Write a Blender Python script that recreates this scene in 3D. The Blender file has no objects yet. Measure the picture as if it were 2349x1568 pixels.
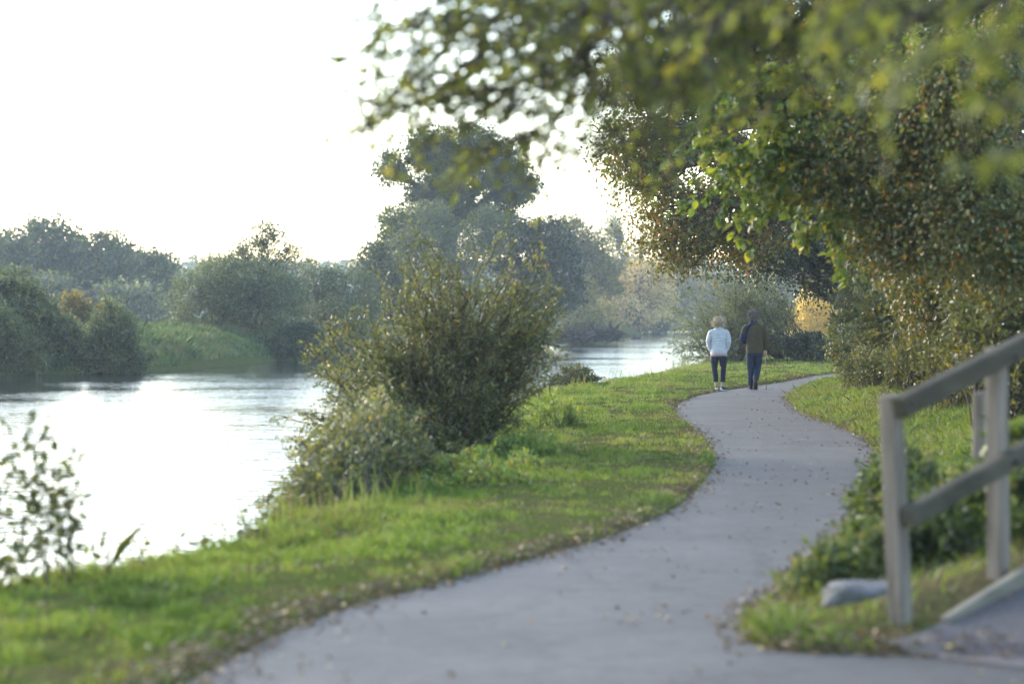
import bpy, math, random
import numpy as np
from mathutils import Vector

random.seed(7)
rng = np.random.default_rng(7)
scene = bpy.context.scene
COL = scene.collection
PI = math.pi

# ------------------------------------------------------------------ survey
# The photo was measured on a 2349 px wide copy; F is the lens in those pixels, HC the eye height.
F, CX, HY, HC = 5546.0, 1174.5, 725.0, 1.6
WATER = -0.85


def G(x, y, z=0.0):
    Y = (HC - z) * F / (y - HY)
    return ((x - CX) / F * Y, Y)


def P(x, y, Y):
    return np.array(((x - CX) / F * Y, Y, HC - (y - HY) / F * Y))


def lobe(x0, y0, x1, y1, Y, depth=None):
    c = P((x0 + x1) / 2, (y0 + y1) / 2, Y)
    rx, rz = (x1 - x0) / 2 / F * Y, (y1 - y0) / 2 / F * Y
    return (c[0], c[1], c[2], rx, depth if depth else (rx + rz) / 2, rz)


# ------------------------------------------------------------------ noise
def _hash(i, j, s):
    n = (i * 374761393 + j * 668265263 + s * 982451653) & 0xFFFFFFFF
    n = ((n ^ (n >> 13)) * 1274126177) & 0xFFFFFFFF
    return ((n ^ (n >> 16)) & 0xFFFF) / 65535.0


def vnoise(x, y, s=0):
    x = np.asarray(x, float); y = np.asarray(y, float)
    i = np.floor(x).astype(np.int64); j = np.floor(y).astype(np.int64)
    u = x - i; v = y - j
    u = u * u * (3 - 2 * u); v = v * v * (3 - 2 * v)
    a, b, c, d = _hash(i, j, s), _hash(i + 1, j, s), _hash(i, j + 1, s), _hash(i + 1, j + 1, s)
    return (a * (1 - u) + b * u) * (1 - v) + (c * (1 - u) + d * u) * v


def fbm(x, y, s=0, o=4):
    t = 0; a = 0.5; n = 0
    for k in range(o):
        t = t + a * vnoise(x * 2 ** k, y * 2 ** k, s + k); n += a; a *= 0.5
    return t / n


# ------------------------------------------------------------------ helpers
def tag(o, label=None, cat=None, group=None, kind=None):
    if label: o['label'] = label
    if cat: o['category'] = cat
    if group: o['group'] = group
    if kind: o['kind'] = kind
    return o


def empty(name, loc, label, cat, group=None):
    o = bpy.data.objects.new(name, None)
    COL.objects.link(o)
    o.location = loc
    o.empty_display_size = 0.2
    return tag(o, label, cat, group)


def link(name, me, mat, parent=None):
    o = bpy.data.objects.new(name, me)
    COL.objects.link(o)
    if mat is not None:
        me.materials.append(mat)
    if parent is not None:
        o.parent = parent
    return o


def np_mesh(name, V, loops, starts, tint=None, smooth=False, extra=None):
    me = bpy.data.meshes.new(name)
    V = np.ascontiguousarray(V, dtype=np.float32)
    me.vertices.add(len(V))
    me.vertices.foreach_set('co', V.ravel())
    loops = np.ascontiguousarray(loops, dtype=np.int32)
    starts = np.ascontiguousarray(starts, dtype=np.int32)
    me.loops.add(len(loops))
    me.loops.foreach_set('vertex_index', loops)
    me.polygons.add(len(starts))
    me.polygons.foreach_set('loop_start', starts)
    me.update(calc_edges=True)
    if smooth:
        me.polygons.foreach_set('use_smooth', np.ones(len(starts), dtype=bool))
    if tint is not None:
        a = me.attributes.new('tint', 'FLOAT', 'FACE')
        a.data.foreach_set('value', np.ascontiguousarray(tint, dtype=np.float32))
    if extra:
        for k, v in extra.items():
            a = me.attributes.new(k, 'FLOAT', 'POINT')
            a.data.foreach_set('value', np.ascontiguousarray(v, dtype=np.float32))
    return me


def norm(a):
    return a / np.maximum(np.linalg.norm(a, axis=-1, keepdims=True), 1e-9)


def leaf_mesh(name, Pn, D, N, L, W, tint, shape='diamond'):
    """one small folded leaf per point: stalk end, two edges, tip"""
    n = len(Pn)
    S = norm(np.cross(D, N))
    Nn = norm(np.cross(S, D))
    L = L[:, None]; W = W[:, None]
    if shape == 'diamond':
        v0 = Pn
        v1 = Pn + D * L * 0.45 + S * W * 0.5 + Nn * W * 0.15
        v2 = Pn + D * L - Nn * W * 0.12
        v3 = Pn + D * L * 0.45 - S * W * 0.5 + Nn * W * 0.15
        V = np.stack([v0, v1, v2, v3], 1).reshape(-1, 3)
        b = (np.arange(n) * 4)[:, None]
        loops = (b + np.array([[0, 1, 2, 0, 2, 3]])).ravel()
        starts = np.arange(n * 2) * 3
        return np_mesh(name, V, loops, starts, np.repeat(tint, 2))
    # fuller six-sided leaf for close foliage
    v = [Pn,
         Pn + D * L * 0.25 + S * W * 0.42 + Nn * W * 0.12, Pn + D * L * 0.6 + S * W * 0.46 + Nn * W * 0.12,
         Pn + D * L - Nn * W * 0.15,
         Pn + D * L * 0.6 - S * W * 0.46 + Nn * W * 0.12, Pn + D * L * 0.25 - S * W * 0.42 + Nn * W * 0.12]
    V = np.stack(v, 1).reshape(-1, 3)
    b = (np.arange(n) * 6)[:, None]
    loops = (b + np.array([[0, 1, 2, 3, 0, 3, 4, 5]])).ravel()
    starts = np.arange(n * 2) * 4
    return np_mesh(name, V, loops, starts, np.repeat(tint, 2))


def tubes_mesh(name, lines, k=6, mat_noise=0.0):
    """lines: list of (points (m,3), radii (m,)) -> one capped tube mesh"""
    Vs, loops, starts, base, ls = [], [], [], 0, 0
    ang = np.arange(k) * 2 * PI / k
    for pts, rad in lines:
        pts = np.asarray(pts, float); rad = np.asarray(rad, float); m = len(pts)
        T = np.gradient(pts, axis=0); T = norm(T)
        ref = np.array([0.0, 0.0, 1.0]) if abs(T[0][2]) < 0.9 else np.array([1.0, 0.0, 0.0])
        A = norm(np.cross(T, ref)); B = np.cross(T, A)
        ring = (pts[:, None, :] + rad[:, None, None] * (np.cos(ang)[None, :, None] * A[:, None, :] + np.sin(ang)[None, :, None] * B[:, None, :]))
        Vs.append(ring.reshape(-1, 3))
        for i in range(m - 1):
            for j in range(k):
                j2 = (j + 1) % k
                loops += [base + i * k + j, base + i * k + j2, base + (i + 1) * k + j2, base + (i + 1) * k + j]
                starts.append(ls); ls += 4
        loops += [base + j for j in range(k)][::-1]; starts.append(ls); ls += k
        loops += [base + (m - 1) * k + j for j in range(k)]; starts.append(ls); ls += k
        base += m * k
    return np_mesh(name, np.concatenate(Vs), loops, starts, None, True)


def curve(a, b, n=7, sag=0.0, jit=0.0, up=0.0):
    """bent polyline from a to b; up>0 bows it upward first"""
    a = np.asarray(a, float); b = np.asarray(b, float)
    t = np.linspace(0, 1, n)[:, None]
    p = a + (b - a) * t
    d = np.linalg.norm(b - a)
    p[:, 2] += (np.sin(t[:, 0] * PI) * up - t[:, 0] ** 2 * sag) * d
    if jit:
        j = rng.normal(0, jit * d, (n, 3)); j[0] = 0; j[-1] = 0
        p += j
    return p


# ------------------------------------------------------------------ materials
def mat_new(name):
    m = bpy.data.materials.new(name)
    m.use_nodes = True
    nt = m.node_tree
    nt.nodes.clear()
    out = nt.nodes.new('ShaderNodeOutputMaterial')
    return m, nt, out


def ramp(nt, stops):
    r = nt.nodes.new('ShaderNodeValToRGB')
    e = r.color_ramp.elements
    while len(e) < len(stops): e.new(0.5)
    for k, (p, c) in enumerate(stops):
        e[k].position = p; e[k].color = (*c, 1)
    return r


def leaf_mat(name, stops, rough=0.48, trans=0.40, tcol=(1.25, 1.25, 0.5), spec=0.5):
    m, nt, out = mat_new(name)
    at = nt.nodes.new('ShaderNodeAttribute'); at.attribute_name = 'tint'
    r = ramp(nt, stops)
    nt.links.new(at.outputs['Fac'], r.inputs[0])
    b = nt.nodes.new('ShaderNodeBsdfPrincipled')
    b.inputs['Roughness'].default_value = rough
    b.inputs['Specular IOR Level'].default_value = spec
    nt.links.new(r.outputs[0], b.inputs['Base Color'])
    mul = nt.nodes.new('ShaderNodeMix'); mul.data_type = 'RGBA'; mul.blend_type = 'MULTIPLY'
    mul.inputs[0].default_value = 1
    nt.links.new(r.outputs[0], mul.inputs[6]); mul.inputs[7].default_value = (*tcol, 1)
    t = nt.nodes.new('ShaderNodeBsdfTranslucent')
    nt.links.new(mul.outputs[2], t.inputs[0])
    mx = nt.nodes.new('ShaderNodeMixShader'); mx.inputs[0].default_value = trans
    nt.links.new(b.outputs[0], mx.inputs[1]); nt.links.new(t.outputs[0], mx.inputs[2])
    nt.links.new(mx.outputs[0], out.inputs[0])
    return m


def solid(name, c1, c2, scale=8.0, rough=0.8, bump=0.0, stretch=(1, 1, 1), spec=0.3, detail=5, bscale=None, coords='Object'):
    m, nt, out = mat_new(name)
    tc = nt.nodes.new('ShaderNodeTexCoord')
    mp = nt.nodes.new('ShaderNodeMapping'); mp.inputs['Scale'].default_value = stretch
    nt.links.new(tc.outputs[coords], mp.inputs[0])
    n = nt.nodes.new('ShaderNodeTexNoise'); n.inputs['Scale'].default_value = scale; n.inputs['Detail'].default_value = detail
    n.inputs['Roughness'].default_value = 0.62
    nt.links.new(mp.outputs[0], n.inputs['Vector'])
    r = ramp(nt, [(0.32, c1), (0.68, c2)])
    nt.links.new(n.outputs[0], r.inputs[0])
    b = nt.nodes.new('ShaderNodeBsdfPrincipled')
    b.inputs['Roughness'].default_value = rough; b.inputs['Specular IOR Level'].default_value = spec
    nt.links.new(r.outputs[0], b.inputs['Base Color'])
    if bump:
        n2 = nt.nodes.new('ShaderNodeTexNoise'); n2.inputs['Scale'].default_value = bscale or scale * 3; n2.inputs['Detail'].default_value = 4
        nt.links.new(mp.outputs[0], n2.inputs['Vector'])
        bp = nt.nodes.new('ShaderNodeBump'); bp.inputs['Strength'].default_value = bump; bp.inputs['Distance'].default_value = 0.02
        nt.links.new(n2.outputs[0], bp.inputs['Height'])
        nt.links.new(bp.outputs[0], b.inputs['Normal'])
    nt.links.new(b.outputs[0], out.inputs[0])
    return m


M = {}
M['bark'] = solid('bark', (0.035, 0.028, 0.022), (0.11, 0.095, 0.08), 9, 0.9, 0.6, (1, 1, 0.25))
M['bark_grey'] = solid('bark_grey', (0.06, 0.055, 0.048), (0.17, 0.155, 0.135), 9, 0.9, 0.5, (1, 1, 0.3))
M['twig'] = solid('twig', (0.045, 0.032, 0.02), (0.10, 0.075, 0.05), 12, 0.85)
M['driftwood'] = solid('driftwood', (0.025, 0.02, 0.018), (0.07, 0.06, 0.052), 6, 0.85)
M['oak_leaf'] = leaf_mat('oak_leaf', [(0, (0.03, 0.05, 0.024)), (0.55, (0.06, 0.09, 0.036)), (0.85, (0.11, 0.125, 0.04)), (1, (0.18, 0.13, 0.04))])
M['grey_willow_leaf'] = leaf_mat('grey_willow_leaf', [(0, (0.065, 0.08, 0.042)), (0.5, (0.135, 0.155, 0.078)), (0.85, (0.20, 0.21, 0.095)), (1, (0.27, 0.24, 0.09))], trans=0.45, tcol=(1.1, 1.15, 0.7))
M['river_willow_leaf'] = leaf_mat('river_willow_leaf', [(0, (0.075, 0.086, 0.036)), (0.45, (0.145, 0.156, 0.056)), (0.75, (0.205, 0.20, 0.062)), (0.93, (0.28, 0.22, 0.05)), (1, (0.32, 0.18, 0.035))], rough=0.36)
M['yellow_leaf'] = leaf_mat('yellow_leaf', [(0, (0.16, 0.13, 0.03)), (0.5, (0.33, 0.22, 0.04)), (1, (0.46, 0.30, 0.06))])
M['bright_yellow_leaf'] = leaf_mat('bright_yellow_leaf', [(0, (0.46, 0.31, 0.07)), (0.5, (0.70, 0.50, 0.11)), (1, (0.80, 0.62, 0.15))], trans=0.6, tcol=(1.15, 1.05, 0.9))  # yellow leaves with the sunlight on them put into the brighter colour
M['pale_gold_leaf'] = leaf_mat('pale_gold_leaf', [(0, (0.36, 0.265, 0.09)), (0.5, (0.56, 0.42, 0.14)), (1, (0.66, 0.52, 0.18))], tcol=(1.1, 1.05, 0.9))
M['olive_leaf'] = leaf_mat('olive_leaf', [(0, (0.05, 0.06, 0.02)), (0.5, (0.11, 0.115, 0.035)), (1, (0.24, 0.19, 0.05))])
M['autumn_leaf'] = leaf_mat('autumn_leaf', [(0, (0.055, 0.065, 0.022)), (0.45, (0.13, 0.13, 0.034)), (0.7, (0.20, 0.165, 0.035)), (0.88, (0.28, 0.15, 0.025)), (1, (0.33, 0.12, 0.025))], rough=0.38)
M['hedge_leaf'] = leaf_mat('hedge_leaf', [(0, (0.045, 0.058, 0.026)), (0.45, (0.10, 0.115, 0.042)), (0.8, (0.165, 0.165, 0.055)), (0.95, (0.23, 0.165, 0.045)), (1, (0.28, 0.13, 0.03))], rough=0.36)
M['dark_leaf'] = leaf_mat('dark_leaf', [(0, (0.015, 0.025, 0.014)), (0.6, (0.035, 0.05, 0.024)), (1, (0.07, 0.085, 0.03))], rough=0.32, trans=0.2)
M['fresh_leaf'] = leaf_mat('fresh_leaf', [(0, (0.06, 0.10, 0.02)), (0.5, (0.135, 0.185, 0.032)), (0.85, (0.25, 0.27, 0.042)), (1, (0.36, 0.30, 0.04))], rough=0.4, trans=0.42)
M['bough_leaf'] = leaf_mat('bough_leaf', [(0, (0.065, 0.085, 0.026)), (0.5, (0.14, 0.165, 0.044)), (0.85, (0.23, 0.235, 0.06)), (1, (0.30, 0.25, 0.06))], trans=0.55)
M['under_leaf'] = leaf_mat('under_leaf', [(0, (0.035, 0.055, 0.02)), (0.5, (0.085, 0.12, 0.034)), (0.85, (0.165, 0.20, 0.06)), (1, (0.24, 0.20, 0.075))])
M['weed_leaf'] = leaf_mat('weed_leaf', [(0, (0.085, 0.14, 0.03)), (0.5, (0.175, 0.255, 0.044)), (0.85, (0.29, 0.31, 0.065)), (1, (0.33, 0.25, 0.08))])
M['grass_blade'] = leaf_mat('grass_blade', [(0, (0.072, 0.112, 0.028)), (0.5, (0.16, 0.235, 0.042)), (0.8, (0.245, 0.285, 0.06)), (1, (0.21, 0.165, 0.085))], rough=0.5, trans=0.35, spec=0.3)
M['bank_blade'] = leaf_mat('bank_blade', [(0, (0.05, 0.085, 0.035)), (0.5, (0.10, 0.155, 0.055)), (0.9, (0.18, 0.20, 0.085)), (1, (0.25, 0.19, 0.12))], rough=0.55, trans=0.3)
M['litter'] = leaf_mat('litter', [(0, (0.09, 0.055, 0.032)), (0.4, (0.19, 0.115, 0.06)), (0.75, (0.30, 0.18, 0.08)), (1, (0.42, 0.33, 0.10))], rough=0.6, trans=0.15)

# ------------------------------------------------------------------ plan of the place
path_l = [(-3.2, -15.0), (-2.9, 0.0), (-2.2, 6.5)] + [G(*p) for p in
    [(430, 1568), (700, 1420), (1000, 1340), (1250, 1275), (1480, 1205), (1600, 1130), (1645, 1060), (1620, 1000), (1548, 955),
     (1545, 930), (1600, 905), (1700, 890), (1800, 875), (1900, 856)]] + [(14.0, 80.0), (24.0, 92.0), (60.0, 120.0)]
path_r = [(61.0, 117.8), (25.4, 90.0), (15.2, 78.2)] + [G(*p) for p in
    [(1900, 869), (1850, 885), (1812, 900), (1802, 916), (1830, 945), (1900, 970), (1980, 1000), (2008, 1032), (2012, 1062), (2000, 1120),
     (1970, 1190), (1880, 1290), (1730, 1395), (1688, 1450), (1750, 1492), (2000, 1502), (2349, 1500)]] + [(8.0, 10.6), (8.0, 6.0), (3.0, 4.0), (1.2, -15.0)]


def smooth_line(pts, it=2):
    p = [np.array(q) for q in pts]
    for _ in range(it):
        q = [p[0]]
        for a, b in zip(p[:-1], p[1:]):
            q += [a * 0.75 + b * 0.25, a * 0.25 + b * 0.75]
        q.append(p[-1]); p = q
    return p


PL = smooth_line(path_l); PR = smooth_line(path_r)
POLY = np.array(PL + PR)


def sdf(x, y):
    """signed distance to the paved area (negative inside)"""
    x = np.asarray(x, float); y = np.asarray(y, float)
    d2 = np.full(x.shape, 1e18); inside = np.zeros(x.shape, bool)
    n = len(POLY)
    for i in range(n):
        ax, ay = POLY[i]; bx, by = POLY[(i + 1) % n]
        ex, ey = bx - ax, by - ay
        wx, wy = x - ax, y - ay
        t = np.clip((wx * ex + wy * ey) / (ex * ex + ey * ey + 1e-12), 0, 1)
        d2 = np.minimum(d2, (wx - ex * t) ** 2 + (wy - ey * t) ** 2)
        c = ((ay > y) != (by > y))
        with np.errstate(divide='ignore', invalid='ignore'):
            xi = ax + (y - ay) * ex / (ey if ey != 0 else 1e-12)
        inside ^= (c & (x < xi))
    d = np.sqrt(d2)
    return np.where(inside, -d, d)


def _interp(tbl):
    t = sorted(tbl, key=lambda q: q[1])
    xs = np.array([q[0] for q in t]); ys = np.array([q[1] for q in t])
    return lambda y: np.interp(y, ys, xs)


lip_f = _interp([(-24, -25), (-10.5, 0), (-5.6, 9), G(0, 1345), G(280, 1305), G(560, 1240), G(800, 1165), (-0.85, 28.5), (-0.15, 39), G(1250, 897),
                 G(1500, 861), G(1600, 840), (9.5, 104), (15, 140), (25, 213), (40, 320), (62, 430), (140, 900)])
far_f = _interp([(-140, -25), (-85, 60), (-50, 90), (-21.4, 100.6), (-15.4, 104.5), (-12.8, 129), (-11.6, 136), (-3.5, 170), (4.0, 209), (11.5, 256), (21.5, 367), (34, 430),
                 (80, 480), (200, 520), (400, 900)])
mid_f = _interp([((a[0] + b[0]) / 2, (a[1] + b[1]) / 2) for a, b in zip(
    [(-2.9, 0.0), (-2.2, 6.5)] + [G(*p) for p in [(700, 1420), (1000, 1340), (1250, 1275), (1480, 1205), (1600, 1130), (1645, 1060), (1620, 1000), (1548, 955), (1545, 930), (1700, 890), (1900, 856)]] + [(24, 92), (60, 120)],
    [(1.2, 0.0), (1.1, 6.5)] + [G(*p) for p in [(1700, 1420), (1790, 1340), (1900, 1275), (1960, 1205), (1998, 1130), (2012, 1060), (1980, 1000), (1845, 955), (1812, 930), (1830, 890), (1900, 869)]] + [(25, 90), (61, 118)])] + [(200, 300), (500, 900)])


def ground_h(x, y):
    x = np.asarray(x, float); y = np.asarray(y, float)
    d = sdf(x, y)
    rough = (fbm(x * 1.3, y * 1.3, 11) - 0.5)
    w = x - lip_f(y) + (fbm(x * 0.8, y * 0.35, 21) - 0.5) * 0.5
    base = np.clip(d * 0.5, -0.05, 0.045)
    right = x > mid_f(y)
    rr = np.maximum(d - 0.25, 0)
    rise = np.where(rr < 7, 0.235 * rr - 0.008 * rr * rr, 0.235 * 7 - 0.008 * 49 + 0.03 * np.minimum(rr - 7, 30))
    hr = base + rise + rough * 0.10 * np.clip(rr, 0, 1)
    vw = np.clip(w, 0, 3)
    hl = base - 0.05 * np.clip(1.2 - w, 0, 1.2) + rough * 0.07 * np.clip(d * 2, 0, 1)
    drop = np.minimum(w, 0)
    hl = hl + np.where(drop > -0.5, drop * 0.55, -0.275 + (drop + 0.5) * 0.95)
    near = np.where(right & (d > 0), hr, hl)
    near = np.maximum(near, -2.2)
    v = far_f(y) - x + (fbm(x * 0.12, y * 0.12, 31) - 0.5) * 1.5
    # distance across the bank, a little longer where the bank runs across the view
    vv = np.where(v > 0, v, v)
    farh = WATER + np.where(vv > 0, 1.65 * (1 - np.exp(-vv / 1.8)) + 0.25 * np.clip((vv - 4) / 20, 0, 1), vv * 0.6) + (fbm(x * 0.3, y * 0.3, 41) - 0.5) * 0.5
    farh = np.maximum(farh, -2.2)
    return np.where(v > -3, np.maximum(farh, near), near)


def H(x, y):
    return float(ground_h(np.array([x]), np.array([y]))[0])


# ------------------------------------------------------------------ ground
def spaced(lo, hi, a, b, fine, grow):
    xs = list(np.arange(a, b + 1e-6, fine))
    s = fine; v = xs[-1]
    while v < hi:
        s *= grow; v += s; xs.append(min(v, hi))
    s = fine; v = xs[0]
    while v > lo:
        s *= grow; v -= s; xs.insert(0, max(v, lo))
    return np.array(xs)


gx = spaced(-590, 590, -6, 11, 0.13, 1.045)
gy = spaced(-28, 890, 5, 70, 0.18, 1.03)
XX, YY = np.meshgrid(gx, gy)
ZZ = ground_h(XX.ravel(), YY.ravel())
GD = sdf(XX.ravel(), YY.ravel())
nx, ny = len(gx), len(gy)
ii = (np.arange(ny - 1)[:, None] * nx + np.arange(nx - 1)[None, :]).ravel()
loops = np.stack([ii, ii + 1, ii + nx + 1, ii + nx], 1).ravel()
gme = np_mesh('ground', np.stack([XX.ravel(), YY.ravel(), ZZ], 1), loops, np.arange(len(ii)) * 4, None, True,
              {'edge': np.maximum(np.clip(1 - np.abs(GD) / 0.4, 0, 1), np.clip(1.2 - np.hypot(XX.ravel() - 2.45, (YY.ravel() - 12.6) * 0.8) / 0.9, 0, 1))})

m, nt, out = mat_new('turf')
tc = nt.nodes.new('ShaderNodeTexCoord')
def noise(nt, scale, detail=5, rough=0.6):
    n = nt.nodes.new('ShaderNodeTexNoise'); n.inputs['Scale'].default_value = scale; n.inputs['Detail'].default_value = detail
    n.inputs['Roughness'].default_value = rough
    return n
n1 = noise(nt, 0.9); n2 = noise(nt, 14, 4); n3 = noise(nt, 2.3, 6, 0.7)
for n in (n1, n2, n3): nt.links.new(tc.outputs['Object'], n.inputs['Vector'])
r1 = ramp(nt, [(0.3, (0.04, 0.055, 0.014)), (0.7, (0.085, 0.105, 0.022))]); nt.links.new(n2.outputs[0], r1.inputs[0])
r2 = ramp(nt, [(0.3, (0.05, 0.042, 0.022)), (0.7, (0.13, 0.105, 0.05))]); nt.links.new(n2.outputs[0], r2.inputs[0])
r3 = ramp(nt, [(0.42, (0, 0, 0)), (0.56, (1, 1, 1))]); nt.links.new(n3.outputs[0], r3.inputs[0])
at = nt.nodes.new('ShaderNodeAttribute'); at.attribute_name = 'edge'
ad = nt.nodes.new('ShaderNodeMath'); ad.operation = 'MULTIPLY_ADD'; ad.use_clamp = True
nt.links.new(r3.outputs[0], ad.inputs[0]); ad.inputs[1].default_value = 0.7
nt.links.new(at.outputs['Fac'], ad.inputs[2])
mx = nt.nodes.new('ShaderNodeMix'); mx.data_type = 'RGBA'
nt.links.new(ad.outputs[0], mx.inputs[0]); nt.links.new(r1.outputs[0], mx.inputs[6]); nt.links.new(r2.outputs[0], mx.inputs[7])
b = nt.nodes.new('ShaderNodeBsdfPrincipled'); b.inputs['Roughness'].default_value = 1.0; b.inputs['Specular IOR Level'].default_value = 0.0
nt.links.new(mx.outputs[2], b.inputs['Base Color'])
bp = nt.nodes.new('ShaderNodeBump'); bp.inputs['Strength'].default_value = 0.7; bp.inputs['Distance'].default_value = 0.04
nt.links.new(n2.outputs[0], bp.inputs['Height']); nt.links.new(bp.outputs[0], b.inputs['Normal'])
nt.links.new(b.outputs[0], out.inputs[0])
tag(link('ground', gme, m), kind='structure')

# path: one flat asphalt sheet
import bmesh
bm = bmesh.new()
f = bm.faces.new([bm.verts.new((p[0], p[1], 0.0)) for p in POLY])
bmesh.ops.triangulate(bm, faces=[f])
pm = bpy.data.meshes.new('path'); bm.to_mesh(pm); bm.free()
m, nt, out = mat_new('worn_asphalt')
tc = nt.nodes.new('ShaderNodeTexCoord')
n1 = noise(nt, 0.7, 5); n2 = noise(nt, 160, 3, 0.7); n3 = noise(nt, 6, 6, 0.7)
for n in (n1, n2, n3): nt.links.new(tc.outputs['Object'], n.inputs['Vector'])
r1 = ramp(nt, [(0.28, (0.055, 0.049, 0.044)), (0.72, (0.102, 0.092, 0.083))]); nt.links.new(n1.outputs[0], r1.inputs[0])
r2 = ramp(nt, [(0.3, (0.45, 0.45, 0.45)), (0.7, (1.4, 1.4, 1.4))]); nt.links.new(n2.outputs[0], r2.inputs[0])
r3 = ramp(nt, [(0.32, (0.62, 0.60, 0.57)), (0.46, (0.95, 0.94, 0.93)), (0.62, (1.1, 1.1, 1.1))]); nt.links.new(n3.outputs[0], r3.inputs[0])
def mul(nt, a, b_):
    x = nt.nodes.new('ShaderNodeMix'); x.data_type = 'RGBA'; x.blend_type = 'MULTIPLY'; x.inputs[0].default_value = 1
    nt.links.new(a, x.inputs[6]); nt.links.new(b_, x.inputs[7]); return x.outputs[2]
vo = nt.nodes.new('ShaderNodeTexVoronoi'); vo.feature = 'DISTANCE_TO_EDGE'; vo.inputs['Scale'].default_value = 0.45
nd = noise(nt, 3.0, 5, 0.7); nt.links.new(tc.outputs['Object'], nd.inputs['Vector'])
va = nt.nodes.new('ShaderNodeVectorMath'); va.operation = 'MULTIPLY_ADD'; va.inputs[1].default_value = (0.9, 0.9, 0.0)
nt.links.new(nd.outputs['Color'], va.inputs[0]); nt.links.new(tc.outputs['Object'], va.inputs[2]); nt.links.new(va.outputs[0], vo.inputs['Vector'])
rc = ramp(nt, [(0.0, (0.5, 0.48, 0.46)), (0.012, (1, 1, 1))]); nt.links.new(vo.outputs['Distance'], rc.inputs[0])
n5 = noise(nt, 30, 4, 0.75); nt.links.new(tc.outputs['Object'], n5.inputs['Vector'])
r5 = ramp(nt, [(0.30, (0.7, 0.68, 0.64)), (0.45, (1, 1, 1)), (0.7, (1.12, 1.12, 1.12))]); nt.links.new(n5.outputs[0], r5.inputs[0])
cc = mul(nt, mul(nt, mul(nt, mul(nt, r1.outputs[0], r2.outputs[0]), r3.outputs[0]), rc.outputs[0]), r5.outputs[0])
b = nt.nodes.new('ShaderNodeBsdfPrincipled'); b.inputs['Roughness'].default_value = 0.75; b.inputs['Specular IOR Level'].default_value = 0.3
nt.links.new(cc, b.inputs['Base Color'])
bp = nt.nodes.new('ShaderNodeBump'); bp.inputs['Strength'].default_value = 0.35; bp.inputs['Distance'].default_value = 0.006
nt.links.new(n2.outputs[0], bp.inputs['Height']); nt.links.new(bp.outputs[0], b.inputs['Normal'])
nt.links.new(b.outputs[0], out.inputs[0])
tag(link('path', pm, m), kind='structure')

# ------------------------------------------------------------------ river
wx = np.array([-300, 300.0]); wy = np.array([-27.0, 560.0])
wme = np_mesh('river', np.array([(-300, -27, WATER), (300, -27, WATER), (300, 560, WATER), (-300, 560, WATER)]), [0, 1, 2, 3], [0])
m, nt, out = mat_new('river_water')
tc = nt.nodes.new('ShaderNodeTexCoord')
def stretched(scale, sc, rot, detail):
    mp = nt.nodes.new('ShaderNodeMapping'); mp.inputs['Scale'].default_value = sc; mp.inputs['Rotation'].default_value = (0, 0, rot)
    nt.links.new(tc.outputs['Object'], mp.inputs[0])
    n = noise(nt, scale, detail, 0.55); nt.links.new(mp.outputs[0], n.inputs['Vector'])
    return n
a1 = stretched(2.2, (0.45, 1.1, 1), 0.1, 3)
a2 = stretched(7.0, (0.5, 1.0, 1), -0.1, 2)
a3 = stretched(0.1, (0.7, 0.9, 1), 0.3, 2)
sm = nt.nodes.new('ShaderNodeMath'); sm.operation = 'MULTIPLY_ADD'
nt.links.new(a2.outputs[0], sm.inputs[0]); sm.inputs[1].default_value = 0.22; nt.links.new(a1.outputs[0], sm.inputs[2])
cr = ramp(nt, [(0.38, (0.35, 0.35, 0.35)), (0.62, (1, 1, 1))]); nt.links.new(a3.outputs[0], cr.inputs[0])
hm = nt.nodes.new('ShaderNodeMath'); hm.operation = 'MULTIPLY'
nt.links.new(sm.outputs[0], hm.inputs[0]); nt.links.new(cr.outputs[0], hm.inputs[1])
bp = nt.nodes.new('ShaderNodeBump'); bp.inputs['Strength'].default_value = 1.0; bp.inputs['Distance'].default_value = 0.05
nt.links.new(hm.outputs[0], bp.inputs['Height'])
b = nt.nodes.new('ShaderNodeBsdfPrincipled')
b.inputs['Base Color'].default_value = (0.02, 0.026, 0.02, 1); b.inputs['Roughness'].default_value = 0.06; b.inputs['IOR'].default_value = 1.33
nt.links.new(bp.outputs[0], b.inputs['Normal'])
nt.links.new(b.outputs[0], out.inputs[0])
tag(link('river', wme, m), kind='structure')


# ------------------------------------------------------------------ foliage
def crown_points(lobes, ncl, per, sig, shell=0.45, flat=0.7):
    L = np.array(lobes, float)
    vol = (L[:, 3] * L[:, 4] * L[:, 5]) ** 0.75
    pick = rng.choice(len(L), ncl, p=vol / vol.sum())
    d = norm(rng.normal(size=(ncl, 3)))
    r = shell + (1 - shell) * rng.random(ncl) ** 0.6
    c = L[pick, :3] + d * L[pick, 3:6] * r[:, None]
    out_c = d
    n = rng.poisson(per, ncl).clip(1)
    idx = np.repeat(np.arange(ncl), n)
    s = sig * (0.6 + 0.8 * rng.random(ncl))
    off = rng.normal(size=(len(idx), 3)) * s[idx][:, None] * np.array([1, 1, flat])
    return c, pick, out_c, idx, c[idx] + off


def leaves(name, pts, outd, size, ratio, tint, mat, parent, droop=0.35, rand=0.9, shape='diamond', face=0.7):
    n = len(pts)
    D = norm(outd * 0.5 + rng.normal(size=(n, 3)) * rand + np.array([0, 0, -droop]))
    N = norm(np.array([0, 0, face]) + rng.normal(size=(n, 3)) * 0.7)
    Ls = size * (0.65 + 0.7 * rng.random(n))
    o = link(name, leaf_mesh(name, pts, D, N, Ls, Ls * ratio * (0.8 + 0.4 * rng.random(n)), np.clip(tint, 0, 1), shape), mat, parent)
    return o


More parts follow.
